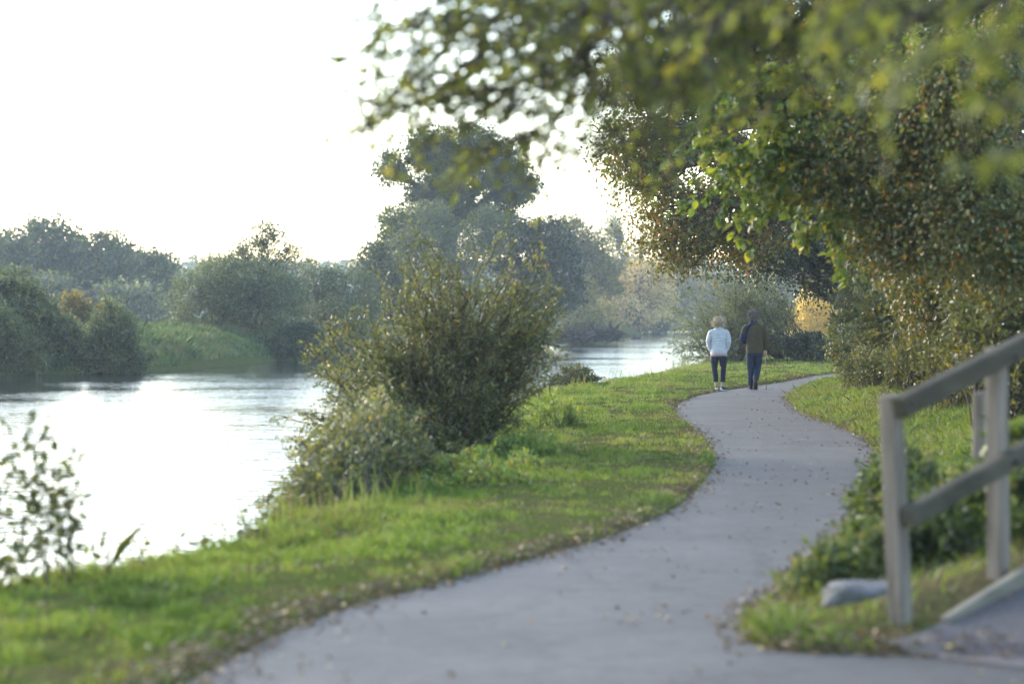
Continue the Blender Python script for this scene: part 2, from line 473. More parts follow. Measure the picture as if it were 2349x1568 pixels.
def tree(name, label, cat, base, lobes, ncl, per, sig, leaf, mat, trunk_r, fork=0.4, bark='bark', ratio=0.6, group=None, tint=(0.4, 0.18, 0.22),
         shell=0.45, droop=0.35, twig_r=0.012, flat=0.7, nlimb=1.0, lean=None, shape='diamond', part='crown', face=0.7):
    """trunk with limbs to every lobe and twigs to every leaf cluster; crown of single leaves or sprigs"""
    base = np.array((base[0], base[1], base[2] if len(base) > 2 else H(base[0], base[1]) - 0.05), float)
    root = empty(name, base, label, cat, group)
    c, pick, od, idx, pts = crown_points(lobes, ncl, per, sig, shell, flat)
    L = np.array(lobes, float)
    top = L[:, :3].mean(0)
    crown_mid = np.array([top[0], top[1], top[2]])
    forkp = base + (crown_mid - base) * fork
    if lean is not None: forkp = np.array(lean, float)
    trunk = curve(base - np.array([0, 0, 0.3]), forkp, 8, 0, 0.012)
    lines = [(trunk, np.linspace(trunk_r * 1.15, trunk_r * 0.72, 8))]
    limb_pts = []
    for k in range(len(L)):
        tgt = L[k, :3]
        p = curve(forkp, tgt, 9, 0, 0.035, 0.08)
        lines.append((p, np.linspace(trunk_r * 0.55, max(trunk_r * 0.12, twig_r), 9)))
        limb_pts.append(p)
    for q in range(int(ncl * nlimb)):
        p = limb_pts[pick[q]]
        j = int(np.argmin(np.linalg.norm(p - c[q], axis=1) + np.abs(np.arange(9) - 5) * 0.05))
        j = max(1, j - 2)
        dd = np.linalg.norm(c[q] - p[j])
        lines.append((curve(p[j], c[q], 5, 0, 0.05, 0.05), np.linspace(min(trunk_r * 0.14, 0.02 * dd + twig_r), twig_r * 0.5, 5)))
    tm = tubes_mesh('trunk', [(l - base, r) for l, r in lines], 6)
    link('trunk', tm, M[bark], root)
    ct = tint[0] + rng.normal(size=ncl) * tint[1]
    # older leaves at the outside turn first
    leaves(part, pts - base, od[idx], leaf, ratio, ct[idx] + rng.normal(size=len(idx)) * tint[2], M[mat], root, droop, shape=shape, face=face)
    return root


def bush(name, label, cat, base_pts, tips, per, leaf, mat, stem_r=0.015, ratio=0.35, jit=0.06, up=0.12, start=0.22, tint=(0.45, 0.15, 0.2),
         group=None, twigs=5, twig_len=0.35, stem_mat='twig', shape='diamond', droop=0.1, along=0.9, rand=0.55, part='foliage', k=5, face=0.3, under=False):
    """many stems fanning from the ground, leaves along them and along short side twigs"""
    base_pts = [np.array((p[0], p[1], p[2] if len(p) > 2 else H(p[0], p[1]) - 0.04), float) for p in base_pts]
    o0 = np.mean(base_pts, 0)
    root = empty(name, o0, label, cat, group)
    lines, LP, LD, LT = [], [], [], []
    for tip in tips:
        b0 = base_pts[rng.integers(len(base_pts))] + rng.normal(size=3) * np.array([0.08, 0.08, 0])
        if under:
            q = tip[:2] + rng.normal(size=2) * 0.12
            b0 = np.array((q[0], q[1], min(H(q[0], q[1]) - 0.04, tip[2] - 0.05)))
        d = np.linalg.norm(tip - b0)
        p = curve(b0, tip, 9, 0, 0.018, up)
        lines.append((p, np.linspace(stem_r * (0.7 + 0.6 * rng.random()), stem_r * 0.2, 9)))
        segs = [(p, start)]
        for _ in range(twigs):
            f = start + (1 - start) * rng.random()
            i = f * 8; i0 = min(int(i), 7); q = p[i0] + (p[i0 + 1] - p[i0]) * (i - i0)
            dirn = norm(norm(p[i0 + 1] - p[i0]) * 0.8 + rng.normal(size=3) * 0.6 + np.array([0, 0, 0.15]))
            tl = twig_len * (0.5 + rng.random()) * (1.15 - 0.5 * f)
            e = q + dirn * tl
            tw = curve(q, e, 4, 0.1, 0.02)
            lines.append((tw, np.linspace(stem_r * 0.35, stem_r * 0.12, 4)))
            segs.append((tw, 0.0))
        base_t = tint[0] + rng.normal() * tint[1]
        for s, st in segs:
            m_ = len(s)
            ln = np.linalg.norm(np.diff(s, axis=0), axis=1).sum()
            cnt = max(2, rng.poisson(per * ln * (1 - st)))
            f = (st + (1 - st) * rng.random(cnt)) * (m_ - 1)
            i0 = np.minimum(f.astype(int), m_ - 2)
            q = s[i0] + (s[i0 + 1] - s[i0]) * (f - i0)[:, None]
            LP.append(q + rng.normal(size=(cnt, 3)) * jit * 0.3)
            LD.append(norm(s[i0 + 1] - s[i0]))
            LT.append(base_t + rng.normal(size=cnt) * tint[2])
    link('stems', tubes_mesh('stems', [(l - o0, r) for l, r in lines], k), M[stem_mat], root)
    LP = np.concatenate(LP); LD = np.concatenate(LD); LT = np.concatenate(LT)
    n = len(LP)
    D = norm(LD * along + rng.normal(size=(n, 3)) * rand + np.array([0, 0, -droop]))
    N = norm(rng.normal(size=(n, 3)) + np.array([0, 0, face]))
    Ls = leaf * (0.6 + 0.8 * rng.random(n))
    link(part, leaf_mesh(part, LP - o0, D, N, Ls, Ls * ratio, np.clip(LT, 0, 1), shape), M[mat], root)
    return root


def tips_in(lobes, n, shell=0.7):
    L = np.array(lobes, float)
    vol = (L[:, 3] * L[:, 4] * L[:, 5]) ** 0.66
    pick = rng.choice(len(L), n, p=vol / vol.sum())
    d = norm(rng.normal(size=(n, 3)))
    r = shell + (1 - shell) * rng.random(n)
    r = r * np.where(rng.random(n) < 0.25, rng.random(n), 1)
    return L[pick, :3] + d * L[pick, 3:6] * r[:, None]


# ---- far side of the river, left to right
tree('broad_tree', 'hazy blue domed tree, tallest of the far trees at the left edge beyond the river', 'tree', (-48, 275),
     [lobe(-60, 560, 60, 720, 275, 5), lobe(20, 500, 200, 690, 275, 6), lobe(90, 545, 240, 720, 272, 5), lobe(-40, 530, 60, 640, 278, 5)], 620, 34, 0.75, 0.5, 'oak_leaf', 0.5,
     group='hazy trees far beyond the river', shell=0.5)
tree('broad_tree', 'hazy blue tree with a ragged top right of the tallest domed far tree', 'tree', (-44.5, 268),
     [lobe(190, 528, 300, 640, 268, 4), lobe(170, 590, 330, 720, 268, 5), lobe(240, 560, 340, 690, 266, 4)], 330, 32, 0.7, 0.45, 'oak_leaf', 0.45,
     group='hazy trees far beyond the river', shell=0.4)
tree('broad_tree', 'hazy low rounded tree closing the right end of the far blue row', 'tree', (-40.5, 262),
     [lobe(300, 570, 395, 700, 262, 4), lobe(340, 595, 412, 730, 260, 4)], 260, 32, 0.6, 0.42, 'oak_leaf', 0.4,
     group='hazy trees far beyond the river', shell=0.4)
tree('broad_tree', 'hazy pale understorey tree in front of the tallest domed far tree', 'tree', (-49, 240),
     [lobe(-40, 640, 130, 740, 240, 4), lobe(60, 630, 170, 740, 242, 4), lobe(180, 650, 400, 745, 244, 3)], 420, 30, 0.6, 0.42, 'grey_willow_leaf', 0.3,
     group='hazy trees far beyond the river', shell=0.3)

bush('riverside_bush', 'rounded olive bush at the left edge of the far bank', 'bush', [(-22.0, 103.5), (-20.2, 103.8), (-18.8, 104.2)],
     tips_in([lobe(-90, 625, 100, 850, 103, 1.6), lobe(30, 700, 195, 860, 103, 1.3), lobe(-60, 608, 60, 760, 104, 1.6)], 330), 34, 0.17, 'grey_willow_leaf', 0.02, 0.4, 0.15, 0.2, twigs=8, twig_len=0.55, tint=(0.55, 0.16, 0.2), group='bushes on the far bank')
bush('riverside_bush', 'pale grey green willow bush lowest at the left edge by the water', 'bush', [(-20.8, 101.6)],
     tips_in([lobe(-70, 685, 70, 868, 101.2, 1.1), lobe(20, 770, 130, 868, 101.6, 0.9)], 190), 36, 0.16, 'grey_willow_leaf', 0.02, 0.3, 0.15, 0.2, twigs=7, twig_len=0.5, tint=(0.66, 0.1, 0.14), group='bushes on the far bank')
bush('riverside_bush', 'brownish bush with upright pointed top between the left bushes and the grassy bank', 'bush', [(-17.5, 103.6), (-16.8, 103.8), (-16.2, 104)],
     tips_in([lobe(190, 700, 330, 855, 103.4, 1.2), lobe(130, 760, 365, 862, 103, 1.1), lobe(215, 672, 300, 770, 104, 0.9)], 300), 32, 0.16, 'grey_willow_leaf', 0.018, 0.3, 0.15, 0.1, twigs=8, twig_len=0.45, tint=(0.5, 0.16, 0.2), group='bushes on the far bank')
bush('thorn_bush', 'small sunlit yellow topped bush behind the brownish pointed bush', 'bush', [(-25.5, 142)],
     tips_in([lobe(125, 668, 200, 730, 142, 1.2), lobe(190, 690, 260, 735, 142, 1.0)], 60), 26, 0.2, 'yellow_leaf', 0.02, 0.5, 0.15, 0.15, twigs=6, twig_len=0.5, tint=(0.2, 0.15, 0.2), group='bushes on the far bank')  # sun catching the shrub tops is painted as yellow leaf colour
tree('willow_tree', 'domed grey green willow with a sparse tufted top on the grassy far bank', 'tree', (-15.6, 136),
     [lobe(385, 610, 560, 770, 136, 2.6), lobe(470, 590, 690, 765, 136, 2.8), lobe(600, 620, 700, 765, 135, 2.4), lobe(440, 585, 600, 700, 137, 2.2)], 620, 40, 0.32, 0.20, 'grey_willow_leaf', 0.22,
     ratio=0.35, fork=0.25, shell=0.55, bark='bark_grey', tint=(0.42, 0.16, 0.2))
tree('willow_sapling', 'sparse leafy treetop rising above the domed grey green willow', 'tree', (-14.6, 138),
     [lobe(470, 565, 560, 625, 138, 1.2), lobe(515, 530, 600, 605, 138, 1.2), lobe(560, 505, 640, 585, 138, 1.2), lobe(598, 488, 668, 570, 138, 1.0), lobe(635, 535, 700, 605, 138, 1.0), lobe(530, 560, 700, 650, 138, 1.4)], 380, 10, 0.30, 0.2, 'grey_willow_leaf', 0.13,
     ratio=0.4, fork=0.5, shell=0.3, tint=(0.45, 0.18, 0.2))
tree('willow_tree', 'dense dark green willow between the domed willow and the oak', 'tree', (-10.0, 142),
     [lobe(660, 592, 790, 760, 143, 2.2), lobe(740, 610, 870, 800, 142, 2.4), lobe(690, 680, 840, 830, 139, 2.0)], 430, 40, 0.32, 0.2, 'grey_willow_leaf', 0.2,
     ratio=0.35, fork=0.2, shell=0.5, tint=(0.22, 0.13, 0.18))
bush('bramble', 'dark bramble mound overhanging the water below the domed willow', 'bush', [(-13.2, 131.5), (-12.6, 132.5)],
     tips_in([lobe(560, 775, 700, 840, 131.5, 1.2), lobe(640, 745, 760, 835, 133, 1.4)], 90), 34, 0.14, 'oak_leaf', 0.015, 0.6, 0.12, 0.3, twigs=5, twig_len=0.4, tint=(0.35, 0.12, 0.18))

oak_base = (-6.2, 200)
tree('oak_tree', 'great spreading oak with a broken open crown standing above the willows across the river', 'tree', oak_base,
     [lobe(930, 290, 1060, 400, 200, 3), lobe(1040, 275, 1150, 380, 201, 3), lobe(860, 345, 940, 430, 199, 1.8), lobe(960, 370, 1120, 480, 198, 3.2),
      lobe(1090, 350, 1200, 440, 200, 2.6), lobe(1120, 400, 1232, 470, 200, 2.2), lobe(865, 470, 980, 560, 199, 2.4), lobe(990, 440, 1090, 540, 202, 2.4), lobe(1090, 450, 1200, 545, 200, 2.4), lobe(930, 390, 1020, 490, 199, 2.0), lobe(950, 440, 1040, 530, 200, 2.0), lobe(940, 300, 1110, 420, 200, 2.6), lobe(1120, 320, 1215, 430, 200, 2.2), lobe(1170, 385, 1240, 470, 200, 1.8)], 1350, 30, 0.42, 0.26, 'oak_leaf', 0.75,
     fork=0.62, shell=0.35, tint=(0.3, 0.12, 0.2), twig_r=0.03, lean=P(1040, 520, 200))
tree('field_tree', 'low round tree with ragged edges left under the oak', 'tree', (-9.8, 192),
     [lobe(815, 560, 900, 680, 192, 2.2), lobe(855, 480, 970, 640, 193, 2.2), lobe(830, 620, 960, 760, 191, 2.5)], 460, 34, 0.4, 0.26, 'oak_leaf', 0.25, shell=0.4, tint=(0.45, 0.15, 0.2), fork=0.3)
tree('field_tree', 'pale grey willow tree standing directly below the oak trunk', 'tree', (-5.5, 190),
     [lobe(890, 500, 1040, 700, 190, 2.5), lobe(1000, 510, 1120, 720, 190, 2.4), lobe(920, 460, 1050, 570, 192, 1.8), lobe(1060, 470, 1190, 590, 192, 1.8)], 900, 34, 0.36, 0.24, 'grey_willow_leaf', 0.22, shell=0.4, tint=(0.55, 0.15, 0.18), fork=0.3, ratio=0.35, bark='bark_grey')
tree('ivied_tree', 'dark ivy clad rounded tree right of the oak over the river', 'tree', (2.0, 196),
     [lobe(1110, 500, 1240, 640, 196, 2.8), lobe(1200, 490, 1310, 620, 196, 2.6), lobe(1230, 560, 1345, 730, 195, 2.6), lobe(1120, 600, 1280, 770, 195, 3)], 680, 36, 0.40, 0.25, 'dark_leaf', 0.35, shell=0.5, tint=(0.55, 0.16, 0.2), fork=0.3)

tree('autumn_tree', 'yellow green autumn tree rising behind the dark ivied tree', 'tree', (9.5, 268),
     [lobe(1250, 495, 1370, 600, 268, 3.5), lobe(1320, 530, 1400, 660, 268, 3.2), lobe(1330, 590, 1430, 690, 266, 3)], 380, 30, 0.5, 0.33, 'olive_leaf', 0.3, shell=0.4, tint=(0.6, 0.16, 0.2), fork=0.4)
tree('poplar_tree', 'thin half bare poplar, pale and tall against the sky above the far bend', 'tree', (16.5, 330),
     [lobe(1375, 455, 1440, 600, 330, 2.5), lobe(1395, 540, 1480, 680, 330, 3), lobe(1450, 500, 1500, 640, 330, 2.4)], 300, 15, 0.7, 0.34, 'grey_willow_leaf', 0.3, shell=0.1, tint=(0.6, 0.16, 0.2), fork=0.35, bark='bark_grey', twig_r=0.05, nlimb=1.0, flat=1.4)
tree('yellow_willow', 'pale golden willow with forked trunk in the haze at the river bend', 'tree', (16.4, 318),
     [lobe(1350, 620, 1440, 730, 318, 4), lobe(1420, 590, 1540, 700, 320, 4), lobe(1360, 680, 1530, 750, 316, 4), lobe(1430, 640, 1560, 740, 322, 4)], 380, 26, 0.6, 0.36, 'pale_gold_leaf', 0.7, shell=0.3, tint=(0.35, 0.2, 0.25), fork=0.3, twig_r=0.04, lean=P(1455, 700, 318))
tree('yellow_willow', 'olive gold tree at the water left of the forked golden willow', 'tree', (10.5, 262),
     [lobe(1290, 640, 1370, 760, 258, 2.5), lobe(1340, 690, 1420, 765, 262, 2.5)], 220, 26, 0.45, 0.3, 'olive_leaf', 0.3, shell=0.3, tint=(0.75, 0.18, 0.2), fork=0.3)
tree('yellow_willow', 'hazy grey tree closing the river bend right of the golden willow', 'tree', (28, 392),
     [lobe(1480, 560, 1600, 740, 395, 6), lobe(1560, 600, 1720, 745, 400, 6), lobe(1690, 580, 1850, 745, 405, 6)], 420, 30, 0.8, 0.5, 'olive_leaf', 0.5, shell=0.3, tint=(0.4, 0.2, 0.2), fork=0.3)
tree('sunlit_tree', 'bright yellow sunlit tree seen through the gap behind the man', 'tree', (21.5, 172),
     [lobe(1820, 670, 1910, 790, 172, 1.6), lobe(1800, 720, 1890, 800, 172, 1.6), lobe(1860, 690, 1960, 800, 172, 1.6)], 300, 34, 0.3, 0.2, 'bright_yellow_leaf', 0.2, shell=0.3, tint=(0.85, 0.12, 0.15), fork=0.3)

# scrub on the far right bank that the fallen tree lies in
bush('bank_scrub', 'brown grey scrub at the waterline below the dark ivied tree', 'bush', [(3.2, 204), (5.0, 206), (6.2, 214)],
     tips_in([lobe(1270, 735, 1400, 790, 206, 2.0), lobe(1340, 745, 1440, 788, 214, 1.6)], 130), 12, 0.2, 'hedge_leaf', 0.03, 0.4, 0.2, 0.2, twigs=6, twig_len=0.9, tint=(0.4, 0.15, 0.2), group='bushes on the far bank')
bush('bank_scrub', 'low green bank bush in the distance where the river bends away', 'bush', [(14.5, 318), (16, 330), (19, 345)],
     tips_in([lobe(1400, 735, 1500, 768, 330, 2.0), lobe(1460, 735, 1540, 766, 345, 2.0), lobe(1390, 722, 1480, 768, 318, 2.0)], 260), 14, 0.42, 'grey_willow_leaf', 0.04, 0.5, 0.2, 0.2, twigs=6, twig_len=1.0, tint=(0.4, 0.15, 0.2), group='bushes on the far bank')

# fallen tree in the water
fr = empty('fallen_tree', (P(1370, 780, 203)[0], 203, WATER), 'dead fallen tree with bare limbs jutting from the far waterline', 'tree')
fo = np.array(fr.location)
link('trunk', tubes_mesh('trunk', [(curve(P(1330, 780, 203), P(1414, 750, 203), 9, 0, 0.035, 0.05) - fo, np.linspace(0.34, 0.18, 9))], 8), M['driftwood'], fr)
for a, c_, r0 in [((1395, 757), (1404, 732), 0.15), ((1405, 754), (1397, 736), 0.09), ((1412, 751), (1424, 741), 0.13), ((1385, 762), (1430, 764), 0.14), ((1428, 764), (1442, 772), 0.10), ((1345, 772), (1332, 744), 0.10), ((1340, 775), (1300, 748), 0.09),
                  ((1360, 768), (1372, 742), 0.07), ((1375, 765), (1352, 740), 0.06), ((1330, 780), (1285, 762), 0.09), ((1355, 775), (1410, 782), 0.10), ((1370, 772), (1432, 780), 0.07)]:
    link('limb', tubes_mesh('limb', [(curve(P(*a, 203), P(*c_, 202.5), 7, 0, 0.09) - fo, np.linspace(r0, r0 * 0.3, 7))], 6), M['driftwood'], fr)
br = []
for _ in range(160):
    q0 = P(rng.uniform(1290, 1425), rng.uniform(768, 782), 203.5) - fo
    q1 = q0 + np.array((rng.normal() * 0.7, rng.normal() * 0.5, abs(rng.normal()) * 0.7))
    br.append((curve(q0, q1, 4, 0.1, 0.08), np.linspace(0.05, 0.02, 4)))
link('brushwood', tubes_mesh('brushwood', br, 4), M['driftwood'], fr)
dr = empty('driftwood', (*G(1454, 777, WATER), WATER), 'small dark snag of driftwood poking out of the river right of the fallen tree', 'driftwood')
link('stub', tubes_mesh('stub', [(np.array([(-0.5, 0, -0.2), (0, 0, 0.12), (0.5, 0.1, 0.1), (0.9, 0, -0.1)]), np.array([0.12, 0.16, 0.13, 0.06])),
                                 (np.array([(0.1, 0, 0.1), (0.0, 0, 0.45), (0.1, 0, 0.6)]), np.array([0.1, 0.07, 0.03])),
                                 (np.array([(0.6, 0.1, 0.1), (0.75, 0, 0.4)]), np.array([0.08, 0.03]))], 6), M['driftwood'], dr)

# hills with a distant wood
hx = np.linspace(-560, 560, 90); hy = np.linspace(620, 870, 20)
HX, HYg = np.meshgrid(hx, hy)
ridge = 17.5 + 5 * (fbm(HX / 90, HYg * 0 + 3, 51) - 0.5)
HZ = 0.5 + ridge * np.sin(np.clip((HYg - 620) / 250, 0, 1) * PI * 0.5) ** 1.2
n_ = len(hx)
ii = (np.arange(len(hy) - 1)[:, None] * n_ + np.arange(n_ - 1)[None, :]).ravel()
hme = np_mesh('hills', np.stack([HX.ravel(), HYg.ravel(), HZ.ravel()], 1), np.stack([ii, ii + 1, ii + n_ + 1, ii + n_], 1).ravel(), np.arange(len(ii)) * 4, None, True)
tag(link('hills', hme, solid('hill_field', (0.06, 0.08, 0.03), (0.11, 0.12, 0.05), 0.02, 0.9)), kind='structure')
n = 36000
wxp = rng.uniform(-200, 260, n); wyp = rng.uniform(640, 860, n)
zz = 0.5 + 17.5 * np.sin(np.clip((wyp - 620) / 250, 0, 1) * PI * 0.5) ** 1.2 + rng.random(n) ** 0.7 * (1.5 + 6 * fbm(wxp / 9, wyp / 9, 61)) - 1.0
pts = np.stack([wxp, wyp, zz], 1)
tag(leaves('distant_wood', pts, norm(rng.normal(size=(n, 3))), 1.5, 0.8, 0.4 + rng.normal(size=n) * 0.2, M['oak_leaf'], None, 0.2),
    'wooded hill fading into haze on the skyline', 'wood', kind='stuff')

# ---- near bank
WB = [(-0.95, 28.2), (-0.75, 28.6), (-0.45, 28.9), (-1.2, 28.0)]
bush('sallow_bush', 'big fan shaped sallow with small olive and yellow leaves at the river edge mid picture', 'bush', WB,
     tips_in([lobe(700, 680, 930, 1000, 28.5, 0.9), lobe(830, 525, 1080, 860, 28.6, 1.0), lobe(1020, 505, 1310, 840, 28.8, 1.0), lobe(820, 780, 1230, 1080, 28.4, 0.9),
              lobe(650, 800, 900, 1100, 27.0, 0.9), lobe(700, 880, 960, 1120, 26.4, 0.8), lobe(1120, 660, 1300, 930, 28.8, 0.8), lobe(760, 980, 1150, 1160, 27.0, 0.6)], 480, 0.72), 38, 0.052, 'river_willow_leaf', 0.014, 0.42, 0.06, 0.06, twigs=8, twig_len=0.34, start=0.3, tint=(0.42, 0.14, 0.22), rand=0.7, face=0.4)
bush('sallow_bush', 'lower yellow green sallow shoots leaning over the water beside the big fan shaped sallow', 'bush', [(-1.35, 20.6), (-1.3, 21.5), (-1.1, 22.6), (-1.0, 24.2), (-0.95, 25.2)],
     tips_in([lobe(590, 1030, 820, 1220, 21.0, 0.6), lobe(650, 940, 880, 1180, 22.5, 0.6), lobe(790, 960, 1020, 1140, 24.2, 0.6), lobe(530, 1130, 760, 1250, 20.4, 0.5), lobe(720, 900, 960, 1100, 24.5, 0.7)], 250, 0.4), 34, 0.05, 'river_willow_leaf', 0.009, 0.42, 0.05, 0.1, twigs=8, twig_len=0.3, start=0.15, tint=(0.44, 0.16, 0.22), rand=0.7, face=0.4)
bush('riverside_shrub', 'small low shrub on the bank edge right of the big sallow against the water', 'bush', [(1.2, 55.0), (1.8, 57), (1.5, 56)],
     tips_in([lobe(1250, 838, 1385, 890, 56, 0.7)], 60), 40, 0.06, 'olive_leaf', 0.01, 0.5, 0.06, 0.15, twigs=6, twig_len=0.2, tint=(0.25, 0.15, 0.2))
bush('willow_shrub', 'wide grey green willow with long thin stems behind the walking couple', 'bush', [(7.9, 84), (8.6, 85), (9.6, 86), (7.2, 83), (10.4, 86)],
     tips_in([lobe(1520, 640, 1720, 860, 83, 1.6), lobe(1600, 590, 1800, 800, 85, 1.8), lobe(1700, 620, 1850, 820, 86, 1.6), lobe(1505, 740, 1640, 890, 81, 1.0), lobe(1620, 560, 1800, 700, 85, 1.4)], 230, 0.75), 24, 0.10, 'grey_willow_leaf', 0.018, 0.22, 0.08, 0.1, twigs=8, twig_len=0.7, start=0.35, tint=(0.6, 0.16, 0.2), rand=0.5)
bush('bramble', 'dark green bramble mound on the grass behind the man', 'bush', [(9.8, 83), (10.8, 84), (11.3, 84)],
     tips_in([lobe(1785, 762, 1905, 828, 83.5, 1.0)], 130), 40, 0.09, 'dark_leaf', 0.01, 0.6, 0.08, 0.25, twigs=5, twig_len=0.3, tint=(0.6, 0.15, 0.2))

# weeds in front of the big sallow
bush('weed_clump', 'bright green nettles and seeding weeds in front of the big sallow', 'weeds', [(-0.6, 23.3)],
     tips_in([lobe(900, 1080, 1080, 1200, 22.4, 0.6), lobe(1000, 1010, 1180, 1160, 23.8, 0.8), lobe(1100, 1030, 1290, 1150, 24.5, 0.7), lobe(1040, 1050, 1240, 1170, 22.8, 0.5), lobe(830, 1130, 980, 1200, 21.5, 0.5)], 460, 0.3), 52, 0.06, 'weed_leaf', 0.005, 0.4, 0.04, 0.1, twigs=3, twig_len=0.12, start=0.1, tint=(0.62, 0.18, 0.2), under=True, rand=0.8)
bush('weed_clump', 'lush bright green patch of long grass and weeds right beside the big sallow', 'weeds', [(0.1, 29.5)],
     tips_in([lobe(1120, 970, 1290, 1070, 28.0, 0.9), lobe(1200, 890, 1340, 980, 34, 1.2), lobe(1180, 1000, 1330, 1060, 27, 0.5)], 330, 0.3), 46, 0.07, 'weed_leaf', 0.004, 0.25, 0.04, 0.1, twigs=2, twig_len=0.12, start=0.1, tint=(0.55, 0.14, 0.15), under=True, rand=0.8)
# foreground weeds at the left edge
def sprig(label, stems, leaf, per, mat='olive_leaf', name='weed', group=None, tint=(0.3, 0.12, 0.15), ratio=0.55, twigs=2, r=0.005):
    bases = [np.append(np.array(s[0]), H(*s[0]) - 0.03) for s in stems]
    o0 = bases[0]
    root = empty(name, o0, label, 'weed', group)
    lines, LP, LD = [], [], []
    for (b0, tip), bb in zip(stems, bases):
        p = curve(bb, tip, 8, 0, 0.02, 0.03)
        lines.append((p - o0, np.linspace(r, r * 0.35, 8)))
        ln = np.linalg.norm(tip - bb)
        for _ in range(int(per * ln)):
            f = (0.25 + 0.75 * rng.random()) * 7; i0 = min(int(f), 6)
            q = p[i0] + (p[i0 + 1] - p[i0]) * (f - i0)
            d = norm(rng.normal(size=3) + np.array([0, 0, 0.15]))
            e = q + d * leaf * rng.random() * 1.4
            lines.append((np.stack([q, e]) - o0, np.array([r * 0.3, r * 0.2])))
            LP.append(e); LD.append(d)
    link('stems', tubes_mesh('stems', lines, 5), M['twig'], root)
    LP = np.array(LP); LD = np.array(LD); n = len(LP)
    link('foliage', leaf_mesh('foliage', LP - o0, norm(LD + rng.normal(size=(n, 3)) * 0.5), norm(rng.normal(size=(n, 3)) + np.array([0, 0, 0.5])), leaf * (0.6 + 0.7 * rng.random(n)), leaf * ratio * (0.6 + 0.7 * rng.random(n)),
                              np.clip(tint[0] + rng.normal(size=n) * tint[2], 0, 1), 'leaf'), M[mat], root)
    return root


sprig('tall leafy sapling silhouetted on the water at the left edge', [((-2.75, 14.2), P(60, 955, 14.2)), ((-2.65, 14.3), P(120, 985, 14.3)), ((-2.6, 14.2), P(165, 1020, 14.2)), ((-2.85, 14.3), P(20, 1000, 14.3)), ((-2.6, 14.4), P(150, 1120, 14.4)), ((-2.95, 14.2), P(-20, 1050, 14.2)), ((-2.7, 14.1), P(95, 1110, 14.1)), ((-2.7, 14.3), P(110, 1060, 14.3)), ((-2.72, 14.2), P(60, 1080, 14.2)), ((-2.62, 14.2), P(175, 1075, 14.2))], 0.075, 36, r=0.006)
sprig('leafy weed with big leaves at the very left corner of the near bank', [((-3.0, 13.7), P(0, 1220, 13.7)), ((-2.9, 13.8), P(60, 1200, 13.8)), ((-2.85, 13.6), P(100, 1260, 13.6)), ((-2.95, 13.6), P(40, 1270, 13.6)), ((-3.05, 13.7), P(-40, 1180, 13.7))], 0.085, 40)
sprig('small single weed with round leaves right of the left edge sapling', [((-2.45, 14.6), P(232, 1190, 14.6)), ((-2.42, 14.6), P(240, 1225, 14.6)), ((-2.5, 14.6), P(212, 1235, 14.6)), ((-2.35, 14.7), P(270, 1260, 14.7))], 0.07, 14)
sprig('thin bare weed stalk standing alone against the bright water', [((-2.3, 15.2), P(296, 1180, 15.2)), ((-2.29, 15.2), P(306, 1230, 15.2))], 0.03, 20, ratio=0.3)
sprig('arching bramble spray reaching left over the water', [((-1.85, 16.6), P(305, 1250, 16.6)), ((-1.85, 16.6), P(350, 1262, 16.6)), ((-1.8, 16.8), P(440, 1225, 16.8)), ((-1.8, 16.8), P(420, 1262, 16.8))], 0.06, 34, tint=(0.45, 0.1, 0.15))
for lb, bp_, tp in (('straggling weed at the bank lip just right of the bramble spray', (-1.72, 17.1), [(500, 1195), (540, 1185), (535, 1230), (570, 1200)]),
                     ('loose seeding weed midway between the bramble spray and the lower sallow', (-1.6, 18.0), [(590, 1172), (630, 1160), (610, 1205), (650, 1180)]),
                     ('upright leafy weed at the foot of the lower sallow shoots', (-1.46, 18.8), [(690, 1140), (740, 1122), (715, 1175), (770, 1140)])):
    sprig(lb, [(bp_, P(*t, bp_[1])) for t in tp], 0.055, 44, tint=(0.55, 0.1, 0.18))

